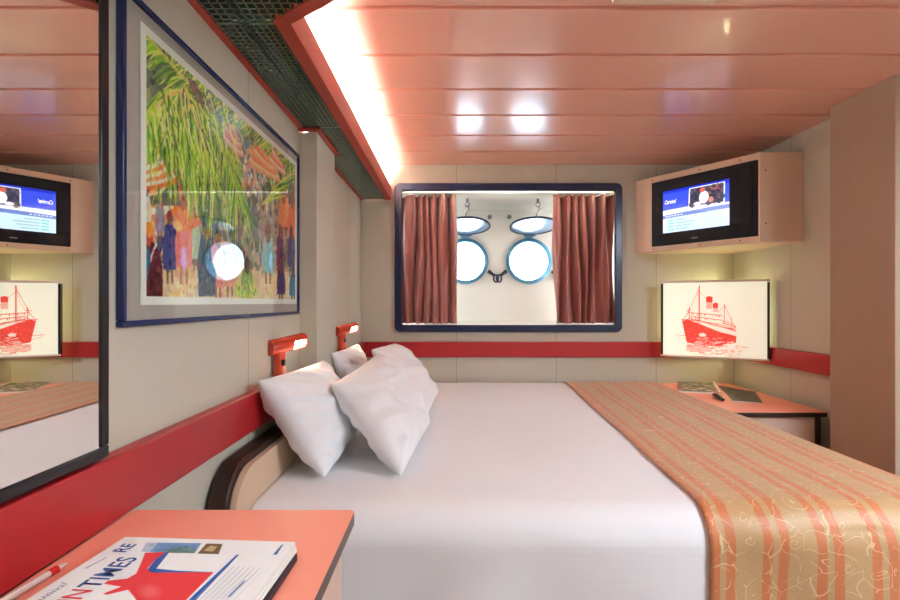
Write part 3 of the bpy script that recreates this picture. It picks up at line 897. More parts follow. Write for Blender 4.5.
# ------------------------------------------------------------------ reading lamps
def reading_lamp(x, y, label):
    t = thing('reading_lamp', label, 'lamp', (x, y, RAIL1), group=None)
    z = RAIL1
    MB().lathe([(0.0005, 0), (0.027, 0), (0.027, 0.012), (0.020, 0.016), (0.020, 0.105), (0.0005, 0.105)], (x, y, z), (0, 0, 1), 24).build('lamp_post', M['lamp_red'], t, smooth='auto')
    d = Vector((math.sin(0.55), math.cos(0.55), 0.13)).normalized()
    c0 = Vector((x, y, z + 0.122)) - d * 0.046; L_ = 0.155; r = 0.0275
    a = d.cross(Vector((0, 0, 1))).normalized()
    h = MB(); n = 28; st = 10
    # shell of the head, slotted along its lower room side at the outer end
    rows = [(-0.001, 0.0), (0.0, 0.75), (0.003, 0.95), (0.008, 1.0), (0.092, 1.0), (0.0925, 1.0), (L_ - 0.010, 1.0), (L_ - 0.0095, 1.0), (L_ - 0.003, 0.95), (L_, 0.75), (L_ + 0.001, 0.0)]
    vs = []
    for (q, f) in rows:
        vs += [c0 + d * q + (a * math.cos(2*PI*k/n) + Vector((0, 0, 1)) * math.sin(2*PI*k/n)) * max(r * f, 0.0004) for k in range(n)]
    fs = []
    for i in range(len(rows) - 1):
        for k in range(n):
            mid = 2 * PI * (k + 0.5) / n
            # slot looks to the room (a points to +x-ish / -y) and down
            if i == 5 and (mid > 2*PI - 1.5 or mid < 0.25): continue
            fs.append((i*n+k, i*n+(k+1) % n, (i+1)*n+(k+1) % n, (i+1)*n+k))
    h.add(vs, fs)
    hd = h.build('lamp_head', M['lamp_red'], t, smooth='auto')
    MB().tube([c0 + d * 0.098, c0 + d * (L_ - 0.016)], 0.0225, 16).build('lamp_bulb', M['bulb'], hd, smooth='auto')
    b = Vector((x, y, z + 0.065)) + a * 0.019
    MB().box(b.x - 0.004, b.x + 0.008, b.y - 0.006, b.y + 0.006, b.z - 0.011, b.z + 0.011).build('lamp_switch', M['black'], t, bevel=0.002)
    return t
reading_lamp(-0.600, 1.607, 'red cylinder reading lamp on the ledge nearer the framed picture')
reading_lamp(-0.600, 2.540, 'red cylinder reading lamp on the ledge beyond the pilaster')

# ------------------------------------------------------------------ bed
BT = 0.600                 # top of the bedding
bed = thing('bed', 'double bed with a beige rounded headboard and dark edging', 'bed', (0.4, 2.2, 0))
MB().box(-0.535, 1.36, 1.30, 3.165, 0.02, 0.30).build('bed_base', M['beige'], bed, bevel=0.01)
MB().box(-0.535, 1.37, 1.27, 3.165, 0.30, 0.565).build('mattress', M['cotton'], bed, bevel=0.04, seg=4)
def head_outline(x, y0, y1, z1, r):
    pts = [(x, y1, 0.02), (x, y0, 0.02)]
    for k in range(11):
        t = PI - PI / 2 * k / 10
        pts.append((x, y0 + r + r * math.cos(t), z1 - r + r * math.sin(t)))
    pts.append((x, y1, z1))
    return pts
MB().prism(head_outline(-0.565, 1.165, 3.165, 0.708, 0.11), (0.020, 0, 0)).build('headboard', M['head'], bed, bevel=0.002)
MB().prism(head_outline(-0.612, 1.150, 3.165, 0.728, 0.125), (0.0465, 0, 0)).build('headboard_edge', M['wood'], bed, bevel=0.004)

def drape1(s, L, r):
    if s <= L: return s, 0.0
    q = (s - L) / r
    if q < PI / 2: return L + r * math.sin(q), r * (1 - math.cos(q))
    return L + r, r + (s - L - r * PI / 2)
FOOT = 1.435; FRONT = 1.197; RX = 0.03
def drape(sx, sy, off=0.0, rf=0.095, wr=1.0):
    """sx: arc length in X from 0 ; sy: arc length from the back wall toward the viewer"""
    r = rf + off
    hx, dx = drape1(sx, FOOT - RX, RX + off)
    hy, dy = drape1(sy, (3.17 - FRONT) - rf, r)
    d = (dx ** 4 + dy ** 4) ** 0.25
    x, y, z = hx, 3.17 - hy, BT + off - d
    n1 = noise.noise(Vector((sx * 2.2, sy * 2.2, 3.1))) * 0.006 + noise.noise(Vector((sx * 6, sy * 5, 7.7))) * 0.0025
    n1 *= wr
    if sx > 0.64 and dy > 0.02: n1 += noise.noise(Vector((sx * 5, sy * 5, 1.3))) * 0.010 * min(1, (sx - 0.64) / 0.15)
    if d < 0.05: z += n1
    if dy > 0.05:                       # hanging front: soft vertical ripples
        k = min(1, (dy - 0.05) / 0.3)
        y -= n1 * 1.5 + k * 0.010 * math.sin(sx * 13 + 0.8 * math.sin(sx * 5)) * wr
    if dx > 0.05: x += n1 * 1.5
    return x, y, z
def cloth(name, m, sx0, sx1, sy0, sy1, nu, nv, off, label, cat, skew=None, thick=0.004, wr=1.0):
    mb = MB(); uvs = []
    def fn(u, v):
        sy = sy0 + (sy1 - sy0) * v
        a = sx0(sy) if callable(sx0) else sx0
        sx = a + (sx1 - a) * u
        uvs.append((sx - a, sy))
        return drape(sx, sy, off, wr=wr)
    mb.grid(fn, nu, nv)
    o = mb.build(name, m, None, smooth=True)
    ul = o.data.uv_layers.new(name='UVMap')
    vi = [0] * len(o.data.loops); o.data.loops.foreach_get('vertex_index', vi)
    flat = []
    for i in vi: flat += [uvs[i][0], uvs[i][1]]
    ul.data.foreach_set('uv', flat)
    sd = o.modifiers.new('cloth', 'SOLIDIFY'); sd.thickness = thick; sd.offset = -1
    return tag(o, label, cat)
cloth('duvet', M['duvet'], -0.544, FOOT + 0.30, 0.0, (3.17 - FRONT) + 0.46, 170, 210, 0.0, 'white duvet spread smooth over the bed', 'bedding')
def runner_edge(sy):
    pts = [(0.0, 0.790), (0.9, 0.745), (1.5, 0.705), (1.8, 0.693), (1.95, 0.680), (2.5, 0.664)]
    for (a, x0), (b, x1) in zip(pts, pts[1:]):
        if sy <= b: return x0 + (x1 - x0) * max(0, (sy - a)) / (b - a)
    return pts[-1][1]
cloth('bed_runner', M['runner'], runner_edge, FOOT + 0.34, 0.003, (3.17 - FRONT) + 0.43, 90, 220, 0.009, 'gold bed runner with orange stripes and cream tendrils across the foot of the bed', 'bed runner', thick=0.003)

# ------------------------------------------------------------------ pillows
def pillow(tl, tr, bl, br, th, seed, label):
    tl, tr, bl, br = (Vector(p) for p in (tl, tr, bl, br))
    nrm = (tr - bl).cross(tl - br).normalized()
    if nrm.x < 0: nrm = -nrm
    rnd = random.Random(seed); ph = rnd.uniform(0, 50)
    N, K = 40, 36
    def surf(u, v, side):
        uu = u * 2 - 1; vv = v * 2 - 1
        # edges pulled in between the corners
        pu_ = uu * (1 - 0.045 * (1 - vv * vv)); pv_ = vv * (1 - 0.04 * (1 - uu * uu))
        a, b = (pu_ + 1) / 2, (pv_ + 1) / 2
        p = (bl * (1 - a) + br * a) * (1 - b) + (tl * (1 - a) + tr * a) * b
        e = max(0.0, (1 - abs(uu) ** 2.4)) * max(0.0, (1 - abs(vv) ** 2.4))
        h = th * 0.5 * e ** 0.48
        # creases running in from the corners and across the body
        q = Vector((u * 3.2, v * 3.2, ph + side))
        wq = Vector((u * 4 + v * 7, v * 2.2 - u * 2, ph + side * 3))
        cr = max(0.0, 1 - math.hypot(1 - abs(uu), 1 - abs(vv)) / 0.9)
        ang = math.atan2(1 - abs(vv), 1 - abs(uu) + 1e-4)
        h += (noise.noise(q) * 0.018 + noise.noise(wq * 1.6) * 0.010 + abs(noise.noise(wq * 0.9)) * -0.016 + cr * 0.009 * math.sin(ang * 11 + ph)) * min(1, e * 4)
        return p + nrm * h * side
    m = MB()
    m.grid(lambda u, v: surf(u, v, 1), N, K)
    m.grid(lambda u, v: surf(u, v, -1), N, K)
    o = m.build('pillow', M['cotton'], None)
    import bmesh
    bm = bmesh.new(); bm.from_mesh(o.data)
    bmesh.ops.remove_doubles(bm, verts=bm.verts, dist=0.0006)
    bmesh.ops.recalc_face_normals(bm, faces=bm.faces)
    bm.to_mesh(o.data); bm.free()
    o.data.polygons.foreach_set('use_smooth', [True] * len(o.data.polygons))
    sb = o.modifiers.new('smooth', 'SUBSURF'); sb.levels = 1; sb.render_levels = 1
    return tag(o, label, 'pillow', 'white bed pillows')
pillow((-0.576, 1.36, 0.925), (-0.515, 1.85, 0.925), (-0.385, 1.405, 0.612), (-0.395, 1.90, 0.615), 0.19, 1, 'white pillow leaning on the wall ledge closest to the framed picture')
pillow((-0.405, 1.55, 0.880), (-0.327, 2.06, 0.930), (-0.150, 1.415, 0.612), (-0.085, 1.98, 0.625), 0.18, 2, 'large white pillow in front, leaning over the one by the picture')
pillow((-0.550, 2.10, 0.925), (-0.552, 2.72, 0.915), (-0.44, 2.20, 0.622), (-0.43, 2.72, 0.625), 0.12, 3, 'white pillow under the far reading lamp, mostly hidden')
pillow((-0.367, 2.12, 0.940), (-0.330, 2.64, 0.920), (-0.105, 2.05, 0.635), (-0.07, 2.58, 0.630), 0.17, 4, 'white pillow behind the large front one, nearest the window')

# ------------------------------------------------------------------ desk with papers
dk = thing('desk', 'salmon topped desk with a dark edge at the lower left', 'desk', (-0.4, 0.5, 0))
DZ = 0.765
def rounded_xy(x0, x1, y0, y1, r, z, n=6):
    return [(x, y, z) for x, y in rounded(x0, x1, y0, y1, r, n)]
MB().prism(rounded_xy(-0.594, -0.178, -0.10, 0.860, 0.012, DZ - 0.0225), (0, 0, 0.021)).build('desk_edge', M['edge'], dk)
MB().prism(rounded_xy(-0.594, -0.1785, -0.10, 0.8595, 0.012, DZ - 0.0015), (0, 0, 0.0015)).build('desk_top', M['salmon'], dk)
MB().box(-0.594, -0.196, -0.08, 0.832, 0.0, DZ - 0.0225).build('desk_body', M['beige'], dk, bevel=0.006)

fold = thing('folder', 'dark folder lying under the newsletter on the desk', 'folder', (-0.37, 0.58, DZ))
MB().prism([(-0.52, 0.44, DZ), (-0.238, 0.44, DZ), (-0.230, 0.690, DZ), (-0.512, 0.690, DZ)], (0, 0, 0.012)).build('folder_cover', M['folder'], fold, bevel=0.002)
mg = thing('newsletter', 'white newsletter with blue and red lettering and a red funnel mark on the desk', 'newsletter', (-0.37, 0.58, DZ + 0.012))
MZ = 0.7895
A = Vector((-0.506, 0.712, MZ)); B = Vector((-0.236, 0.697, MZ))       # far corners
A2 = Vector((-0.530, 0.46, MZ)); B2 = Vector((-0.248, 0.46, MZ))       # near corners
for k in range(4):
    d = Vector((0.0015 * k, -0.0018 * k, -0.0028 * k - 0.0006))
    MB().prism([A + d, A2 + d, B2 + d, B + d], (0, 0, -0.0022)).build('page', M['paper'], mg)
def ground(px, py, z=MZ):
    Y = (CZ - z) * F / (py - HY)
    return ((px - 450) * Y / F, Y)
NW, NH = 330, 300
mx0, mx1, my0_, my1_ = -0.530, -0.236, 0.46, 0.712
def gpt(px, py):
    x, y_ = ground(px, py)
    f = (y_ - A2.y) / (A.y - A2.y)
    xa_ = A2.x + (A.x - A2.x) * f; xb_ = B2.x + (B.x - B2.x) * f
    u = (x - xa_) / (xb_ - xa_)
    yt = A.y + (B.y - A.y) * u
    return (u * NW, (1 - (y_ - 0.46) / (yt - 0.46)) * NH)
N_ = Paint(NW, NH, (243, 242, 238))
def gp(pts, col, a=1.0): N_.poly([gpt(*p) for p in pts], col, a)
blue = (46, 92, 168); red = (232, 62, 66)
gp([(146, 543), (201, 543.5), (194, 553.5), (163, 553), (141, 552)], (112, 152, 200))                # sea photograph
gp([(170, 549), (186, 546), (196, 550), (194, 553.5), (166, 553)], (96, 130, 116))
gp([(146, 543), (158, 543), (150, 552), (141, 552)], (186, 196, 214))
gp([(206, 544), (222, 544.5), (218, 554.5), (197, 554)], (112, 84, 52)); gp([(210, 546), (217, 547), (212, 552), (203, 551)], (196, 166, 120))
gp([(145, 553), (166, 552.5), (156, 559), (147, 569), (152, 573), (213, 572.5), (186, 600), (178, 604), (140, 606), (134, 597), (128, 590), (107, 595), (103, 594), (121, 587), (104, 584), (108, 581), (127, 579), (136, 574), (141, 563)], red)
gp([(166, 552.5), (169, 552.5), (156, 569), (176, 571), (213, 572.5), (152, 573), (147, 570), (156, 559)], blue)
gp([(168, 554), (190, 553.5), (228, 556), (214, 571), (176, 570), (158, 568)], (246, 245, 240))
gp([(236, 555), (238.5, 555), (196, 600), (186, 606), (182, 606)], blue)
gp([(281, 545), (282.5, 545), (276, 555), (272, 555)], (70, 106, 160)); 
for k in range(6):
    gp([(150 + (14 - 2*k) * math.cos(q), 592 + (9 - 1.3*k) * math.sin(q)) for q in [2*PI*i/20 for i in range(20)]], (246, 140, 136), 0.13)
for _ in range(40):
    px_, py_ = rd.uniform(150, 194), rd.uniform(544.5, 552)
    gp([(px_ - 4, py_), (px_, py_ - 0.6), (px_ + 4, py_), (px_, py_ + 0.6)], rd.choice([(90, 130, 190), (130, 170, 214), (88, 120, 120), (150, 176, 190)]), 0.6)
for k in range(7):                                            # lines of small print
    x0 = 228 + k * 5.2
    gp([(x0, 566 + k * 0.4), (x0 + 0.7, 566 + k * 0.4), (x0 - 33, 600), (x0 - 34.2, 600)], (176, 178, 184), 0.8)
    gp([(x0 + 1.4, 572), (x0 + 2.0, 572), (x0 - 26, 601), (x0 - 27, 601)], (196, 198, 204), 0.6)
gp([(243, 581), (245, 581), (230, 597), (227, 597)], (110, 136, 182))
gp([(106, 558), (107, 558), (86, 569), (85, 568.5)], (150, 152, 160)); gp([(66, 585), (67, 585), (44, 599), (43, 598)], (166, 168, 176), 0.7)
cov = ink_mesh(N_.result(), tuple(A2 + Vector((0, 0, 0.0003))), tuple(B2 + Vector((0, 0, 0.0003))), tuple(A + Vector((0, 0, 0.0003))), 'cover', painted('newsletter_ink', 0.55), mg,
         curve=lambda co, U, V: (np.array(A2)[None, None] * (1-U[..., None]) * (1-V[..., None]) + np.array(B2)[None, None] * U[..., None] * (1-V[..., None]) + np.array(A)[None, None] * (1-U[..., None]) * V[..., None] + np.array(B)[None, None] * U[..., None] * V[..., None]) + np.array([0, 0, 0.0004]))
td = (A - A2).normalized(); tup = Vector((-td.y, td.x, 0))
text_mesh('FUN', 0.040, 'red_headline', M['red_ink'], cov, (-0.457, 0.528, MZ + 0.0006), td, tup, bold=0.012, sx=0.68)
text_mesh('TIMES', 0.040, 'blue_headline', M['blue_ink'], cov, (-0.4515, 0.583, MZ + 0.0006), td, tup, bold=0.012, sx=0.68)
text_mesh('RE', 0.030, 'small_headline', M['blue_ink'], cov, (-0.4745, 0.666, MZ + 0.0006), td, tup, bold=0.015, sx=0.72)
text_mesh('Carnival', 0.016, 'masthead', M['grey_ink'], cov, (-0.500, 0.545, MZ + 0.0006), td, tup, bold=0.0, sx=0.9, shear=0.3)

pen = thing('pen', 'clear pen with a red grip lying on the desk by the ledge', 'pen', (-0.575, 0.6, DZ))
p0 = Vector((-0.5835, 0.53, DZ + 0.0052)); p1 = Vector((-0.566, 0.672, DZ + 0.0052)); d = (p1 - p0).normalized()
MB().tube([p0, p1 - d * 0.024], 0.0046, 12).build('pen_barrel', M['clear'], pen, smooth='auto')
MB().tube([p1 - d * 0.024, p1 - d * 0.012], 0.0052, 12).build('pen_grip', M['pen_red'], pen, smooth='auto')
MB().tube([p1 - d * 0.012, p1, p1 + d * 0.003], [0.0046, 0.0030, 0.001], 12).build('pen_tip', M['clear'], pen, smooth='auto')

# ------------------------------------------------------------------ nightstand in the corner
ns = thing('nightstand', 'corner nightstand with a salmon top and beige front beyond the bed', 'nightstand', (1.6, 2.8, 0))
NZ = 0.590
MB().box(1.452, 1.945, 2.355, YB - 0.002, NZ - 0.027, NZ - 0.003).build('nightstand_edge', M['wood'], ns, bevel=0.002)
MB().box(1.4525, 1.9445, 2.3555, YB - 0.002, NZ - 0.003, NZ).build('nightstand_top', M['salmon'], ns)
MB().box(1.46, 1.897, 2.375, YB - 0.01, 0.0, NZ - 0.027).build('nightstand_body', M['beige'], ns, bevel=0.003)
MB().box(1.8975, 1.925, 2.372, YB - 0.01, 0.0, NZ - 0.027).build('nightstand_side', M['wood'], ns, bevel=0.002)

def booklet(corners, th, seed, cols, label, lift=0.0):
    cs = [Vector((x, y, NZ + 0.0003)) for x, y in corners]   # near left, near right, far right, far left
    t = thing('magazine', label, 'magazine', tuple(sum(cs, Vector()) / 4), group=None)
    MB().prism(cs, (0, 0, th)).build('pages', M['paper'], t)
    q = Paint(80, 60, cols[0]); r = random.Random(seed)
    for _ in range(120):
        q.ell(r.uniform(0, 80), r.uniform(0, 60), r.uniform(2, 9), r.uniform(1, 4), r.choice(cols), r.uniform(-.4, .4), 0.9)
    img = q.result(); z = th + 0.0006
    c = [np.array(v) + np.array([0, 0, z]) for v in cs]
    ink_mesh(img, c[0], c[1], c[3], 'magazine_cover', painted('magazine_ink_%d' % seed, 0.35), t,
             curve=lambda co, U, V: c[0]*(1-U[..., None])*(1-V[..., None]) + c[1]*U[..., None]*(1-V[..., None]) + c[2]*U[..., None]*V[..., None] + c[3]*(1-U[..., None])*V[..., None])
    return t
def gz(px, py, z=NZ + 0.006):
    Y = (CZ - z) * F / (py - HY)
    return ((px - 450) * Y / F, Y)
booklet([gz(679, 391.5), gz(715, 393), gz(716, 383.3), gz(678, 382)], 0.009, 5, [(120, 110, 96), (200, 190, 170), (90, 110, 120), (190, 120, 80), (70, 66, 62), (226, 218, 200), (140, 150, 140)], 'colourful magazine at the left of the nightstand top')
booklet([gz(733, 400.5), gz(763, 402.5), gz(755, 391.5), gz(717.5, 385)], 0.004, 6, [(64, 60, 56), (84, 78, 70), (110, 104, 90), (52, 50, 50), (96, 84, 66)], 'dark open brochure on the nightstand beside the magazine')
rm = thing('pen_set', 'dark pen with a pale cap lying between the magazines on the nightstand', 'pen', (1.5, 2.7, NZ))
a = gz(714, 395, NZ + 0.01); b = gz(723, 400, NZ + 0.01)
MB().tube([(a[0], a[1], NZ + 0.012), ((a[0]+b[0])/2, (a[1]+b[1])/2, NZ + 0.015), (b[0], b[1], NZ + 0.011)], [0.010, 0.014, 0.009], 12).build('pen_body', M['black'], rm, smooth='auto')
c_ = gz(714, 383.5, NZ + 0.012); e_ = gz(720, 394.5, NZ + 0.012)
MB().tube([(c_[0], c_[1], NZ + 0.018), (e_[0], e_[1], NZ + 0.018)], 0.008, 12).build('pen_cap', M['white_plastic'], rm, smooth='auto')

# ------------------------------------------------------------------ television in its corner cabinet
cab = thing('television_cabinet', 'cream corner cabinet high on the wall holding the television', 'cabinet', (1.7, 2.95, 1.5))
cz0, cz1 = 1.497, 2.0
A = Vector((1.338, 3.130, 0)); B = Vector((1.743, 2.570, 0))
uax = (B - A).normalized(); LW = (B - A).length; nax = Vector((uax.y, -uax.x, 0))
if nax.y > 0: nax = -nax
def tv_t(px):      # distance along the front that meets a picture column
    k = (px - 450) / F
    return (k * A.y - A.x) / (uax.x - k * uax.y)
def tp(u, z, out=0.0):
    p = A + uax * u + nax * out
    return Vector((p.x, p.y, z))
body = [(A.x, A.y), (B.x, B.y), (XR - 0.002, 2.570), (XR - 0.002, YB - 0.002), (1.30, YB - 0.002)]
ub0, ub1, vb0, vb1 = tv_t(651.8), tv_t(758.2), 1.530, 1.962
cb = MB()
# shell with an open front for the television
def wallq(p, q): cb.add([(p[0], p[1], cz0), (q[0], q[1], cz0), (q[0], q[1], cz1), (p[0], p[1], cz1)], [(0, 1, 2, 3)])
for i in range(1, len(body)):
    wallq(body[i], body[(i + 1) % len(body)])
cb.add([(x, y, cz0) for x, y in body], [tuple(range(len(body)))]); cb.add([(x, y, cz1) for x, y in body], [tuple(range(len(body)))])
cb.build('cabinet_shell', M['cream'], cab)
fr = MB()
def fbar(u0, u1, z0, z1, back=-0.012, front=0.0):
    fr.prism([tp(u0, z0, front), tp(u1, z0, front), tp(u1, z0, back), tp(u0, z0, back)], (0, 0, z1 - z0))
fbar(0, LW, cz0, vb0); fbar(0, LW, vb1, cz1); fbar(0, ub0, vb0, vb1); fbar(ub1, LW, vb0, vb1)
fr.build('cabinet_front', M['cream'], cab)
for (u, z) in ((0.05, 1.981), (0.36, 1.981), (LW - 0.10, 1.981), (0.06, 1.513), (0.36, 1.513), (LW - 0.10, 1.513)):
    MB().lathe([(0.0003, 0.003), (0.004, 0.002), (0.005, 0)], tp(u, z), nax, 10).build('screw', M['bolt'], cab)
for z in (1.60, 1.90):
    MB().lathe([(0.0003, 0.003), (0.004, 0.002), (0.005, 0)], (1.775, 2.570, z), (0, -1, 0), 10).build('screw', M['bolt'], cab)
tv = thing('television', 'black television showing a blue and white information screen', 'television', tuple(tp(LW / 2, 1.53)))
us0, us1, vs0, vs1 = tv_t(663.0), tv_t(729.5), 1.612, 1.888
bz = MB()
def tbox(mb, u0, u1, z0, z1, back, front):
    mb.prism([tp(u0, z0, front), tp(u1, z0, front), tp(u1, z0, back), tp(u0, z0, back)], (0, 0, z1 - z0))
e = 0.001
tbox(bz, ub0 + e, ub1 - e, vb0 + e, vs0, -0.20, 0.006); tbox(bz, ub0 + e, ub1 - e, vs1, vb1 - e, -0.20, 0.006)
tbox(bz, ub0 + e, us0, vs0, vs1, -0.20, 0.006); tbox(bz, us1, ub1 - e, vs0, vs1, -0.20, 0.006)
bz.build('bezel', M['tv'], tv, bevel=0.004)
pn = MB(); tbox(pn, tv_t(739), tv_t(753), vb0 + 0.03, vb1 - 0.03, 0.004, 0.0105); pno = pn.build('control_panel', M['tv2'], tv, bevel=0.002)
sg = MB()
for k in range(5): tbox(sg, tv_t(740.5), tv_t(751.5), 1.585 + k * 0.018, 1.594 + k * 0.018, 0.0106, 0.0125)
sg.build('speaker_slots', M['tv'], pno)
lg = MB(); tbox(lg, tv_t(692), tv_t(698), 1.556, 1.564, 0.006, 0.0075); lg.build('maker_badge', M['steel'], tv)
T = Paint(160, 130, (38, 66, 208))
T.poly([(0, 0), (160, 0), (160, 76), (0, 60)], (44, 74, 214)); T.poly([(0, 0), (160, 0), (160, 12), (0, 8)], (20, 40, 190))
T.poly([(0, 60), (68, 60), (68, 66), (160, 66), (160, 130), (0, 130)], (190, 222, 250))
T.poly([(0, 74), (160, 70), (160, 82), (0, 86)], (96, 124, 190)); T.poly([(0, 70), (160, 64), (160, 70), (0, 75)], (214, 230, 250))
T.poly([(68, 6), (150, 6), (150, 66), (68, 66)], (214, 224, 240)); T.poly([(71, 9), (147, 9), (147, 62), (71, 62)], (48, 52, 82))
rt = random.Random(4)
for _ in range(90):
    T.ell(rt.uniform(73, 145), rt.uniform(12, 60), rt.uniform(2, 6), rt.uniform(2, 8), rt.choice([(36, 40, 66), (70, 60, 76), (150, 90, 86), (40, 60, 70), (90, 80, 90)]), 0, 0.9)
T.ell(104, 40, 11, 18, (228, 232, 244)); T.ell(100, 18, 6, 7, (196, 90, 80)); T.ell(120, 50, 6, 8, (176, 120, 110)); T.ell(90, 56, 9, 5, (220, 226, 240))
for k in range(4):
    yy = 92 + k * 9
    T.poly([(14, yy), (30, yy), (30, yy + 4), (14, yy + 4)], (110, 196, 190)); T.poly([(33, yy), (62 + 7 * ((k * 3) % 4), yy), (62 + 7 * ((k * 3) % 4), yy + 4), (33, yy + 4)], (150, 190, 190))
for k in range(6): T.poly([(8 + k * 8, 78), (13 + k * 8, 78), (13 + k * 8, 81), (8 + k * 8, 81)], (190, 210, 240))
im = T.result()
def bulge(co, U, V):
    b = (1 - (2*U - 1)**2) * (1 - (2*V - 1)**2)
    return co + b[..., None] * np.array(nax)[None, None] * 0.012
scr = ink_mesh(im, tp(us0, vs0, 0.000), tp(us1, vs0, 0.000), tp(us0, vs1, 0.000), 'screen', painted('screen_phosphor', 0.12, emission=0.5, spec=0.5), tv, curve=bulge)
M['screen_white'] = emit('screen_white', (236, 240, 252), 0.45)
text_mesh('Carnival', 0.036, 'screen_text', M['screen_white'], scr, tp(us0 + 0.014, 1.80, 0.0075), uax, (0, 0, 1), bold=0.03, shear=0.3, sx=0.62, depth=0.0005)

# ------------------------------------------------------------------ corner picture lamp with a ship
sl = thing('picture_lamp', 'backlit corner panel printed with a red steam ship', 'lamp', (1.7, 2.95, 0.8))
L0 = Vector((1.420, 3.075, 0)); R0 = Vector((1.952, 2.790, 0)); lz0, lz1 = 0.795, 1.300
ud = (R0 - L0).normalized(); nd = Vector((ud.y, -ud.x, 0)); LL = (R0 - L0).length
if nd.y > 0: nd = -nd
def lp(u, z, out=0.0):
    p = L0 + ud * u + nd * out
    return Vector((p.x, p.y, z))
def lbox(u0, u1, z0, z1, back, front, name, m, **kw):
    return MB().prism([lp(u0, z0, front), lp(u1, z0, front), lp(u1, z0, back), lp(u0, z0, back)], (0, 0, z1 - z0)).build(name, m, sl, **kw)
spn = lbox(0.012, LL - 0.012, lz0 + 0.012, lz1 - 0.014, -0.006, -0.001, 'panel', M['white_plastic'])
lbox(0.0, 0.013, lz0 + 0.012, lz1 - 0.02, -0.05, 0.004, 'side_bar', M['black'])
lbox(LL - 0.013, LL, lz0 + 0.012, lz1 - 0.02, -0.04, 0.004, 'side_bar', M['black'])
lbox(-0.002, LL + 0.002, lz1 - 0.016, lz1, -0.008, 0.006, 'top_strip', M['white_plastic'], bevel=0.002)
lbox(-0.002, LL + 0.002, lz0, lz0 + 0.013, -0.008, 0.006, 'bottom_strip', M['white_plastic'], bevel=0.002)
# ship drawing; coordinates of a 690 x 440 sheet
SW, SH = 230, 150
Q = Paint(SW, SH, (244, 247, 226), ss=3)
def sx_(x, y): return ((x - 77) / 2.90, (y - 66) / 2.88)
def sp_(pts, col, a=1.0): Q.poly([sx_(*p) for p in pts], col, a)
def ss_(pts, w_, col, a=1.0): Q.stroke([sx_(*p) for p in pts], w_ * 1.7, w_ * 1.7, col, a)
RD = (232, 74, 62); LR = (240, 150, 132)
sp_([(208, 292), (250, 284), (330, 310), (450, 352), (558, 374), (556, 412), (520, 420), (420, 436), (300, 428), (240, 420)], RD)
sp_([(250, 278), (330, 292), (420, 318), (558, 340), (558, 372), (450, 350), (330, 308), (252, 283)], (250, 240, 222))
ss_([(250, 278), (330, 290), (420, 316), (560, 338)], 0.9, RD)
sp_([(366, 152), (388, 146), (410, 152), (408, 182), (368, 182)], RD); sp_([(368, 182), (408, 182), (406, 222), (368, 220)], LR, 0.7)
sp_([(410, 190), (430, 184), (446, 190), (444, 216), (412, 216)], RD); sp_([(412, 216), (444, 216), (444, 240), (412, 240)], LR, 0.6)
for k in range(3):
    yb = 244 + k * 22
    ss_([(262, yb), (330, yb + 4), (470, yb + 14 + k * 6)], 0.8, RD)
    for q in range(16):
        x = 272 + q * 12
        if rd.random() < 0.8: sp_([(x, yb + 4 + q * 0.8), (x + 6, yb + 4 + q * 0.8), (x + 6, yb + 13 + q * 0.8), (x, yb + 13 + q * 0.8)], LR if rd.random() < 0.5 else RD, 0.85)
ss_([(324, 84), (324, 290)], 1.3, RD); ss_([(324, 100), (262, 214), (238, 262)], 0.5, RD); ss_([(324, 100), (300, 180), (270, 230)], 0.4, LR); ss_([(324, 120), (372, 160)], 0.4, LR); ss_([(318, 86), (318, 290)], 0.4, LR)
ss_([(486, 190), (484, 300)], 0.9, RD); ss_([(486, 196), (530, 290), (556, 330)], 0.5, RD); ss_([(486, 200), (446, 240)], 0.4, RD); ss_([(528, 262), (528, 312)], 0.6, RD)
ss_([(256, 214), (256, 284)], 1.0, RD); ss_([(208, 290), (256, 240), (262, 216)], 0.6, RD); ss_([(236, 232), (270, 232)], 0.8, RD); ss_([(200, 284), (250, 284)], 0.8, RD)
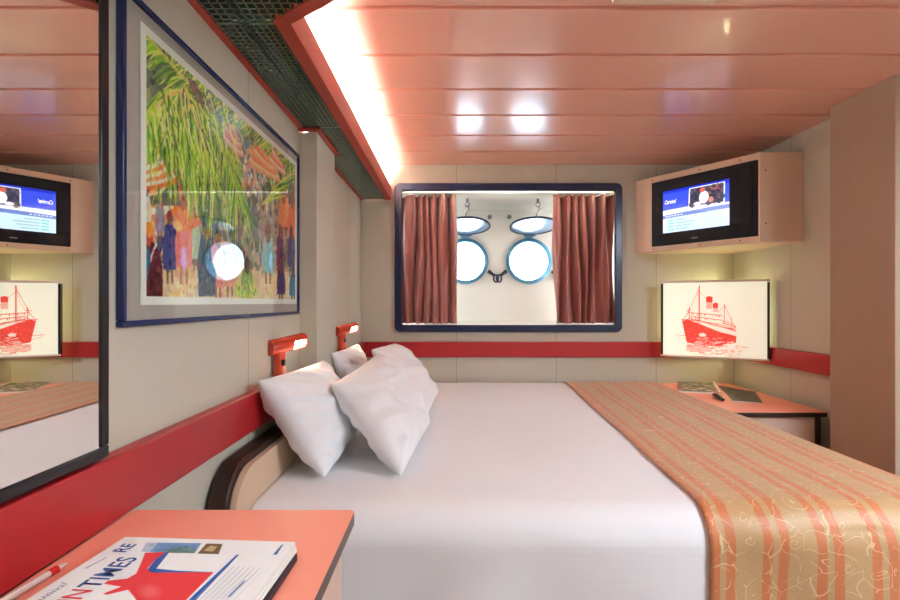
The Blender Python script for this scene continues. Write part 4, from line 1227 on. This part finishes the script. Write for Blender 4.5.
for k in range(4): ss_([(470, 288 + k * 12), (520, 300 + k * 12), (556, 318 + k * 10)], 1.0, RD if k % 2 else LR)
for k in range(30):
    x = rd.uniform(230, 540); y = rd.uniform(410, 434); ss_([(x, y), (x + rd.uniform(10, 30), y - 3)], 1.0, (250, 236, 220), 0.8)
for k in range(70):
    x = rd.uniform(232, 545); y = rd.uniform(310 + (x - 232) * 0.16, 418); ss_([(x, y), (x + rd.uniform(6, 18), y + rd.uniform(0, 3))], 0.5, (246, 150, 136), 0.7)
sp_([(320, 366), (350, 360), (372, 372), (360, 384), (326, 384)], (250, 222, 206)); 
for k in range(12):
    x = rd.uniform(300, 470); y = rd.uniform(386, 410); ss_([(x, y), (x + 26, y + 3)], 0.9, (248, 190, 176), 0.9)
for k in range(90):
    y = rd.uniform(430, 486); f = (y - 430) / 56
    x = rd.uniform(230 + 20 * f, 600 - 30 * f); ss_([(x, y), (x + rd.uniform(12, 40), y + rd.uniform(-3, 3))], 0.8, LR if rd.random() < 0.6 else RD, 0.6)
sp_([(240, 430), (330, 438), (420, 446), (400, 470), (300, 474), (236, 470)], LR, 0.5)
sp_([(496, 440), (520, 424), (548, 430), (562, 446), (530, 452)], (252, 244, 232))
ss_([(160, 376), (236, 382)], 0.6, RD, 0.8); ss_([(170, 390), (230, 402), (250, 424)], 0.5, LR); ss_([(560, 424), (640, 440)], 0.6, LR)
ss_([(480, 486), (580, 496)], 0.5, LR)
ink_mesh(Q.result(), lp(0.013, lz0 + 0.013), lp(LL - 0.013, lz0 + 0.013), lp(0.013, lz1 - 0.016), 'ship_print', painted('ship_print_ink', 0.4, emission=0.24), spn)
c = (1.86, 3.08)
MB().tube([(c[0], c[1], lz0 + 0.05), (c[0], c[1], lz1 - 0.05)], 0.013, 12).build('lamp_tube', M['corner_tube'], sl, smooth='auto')
MB().box(c[0] + 0.014, c[0] + 0.05, c[1] - 0.01, c[1] + 0.05, lz0 + 0.03, lz1 - 0.03).build('lamp_bracket', M['white_plastic'], sl)
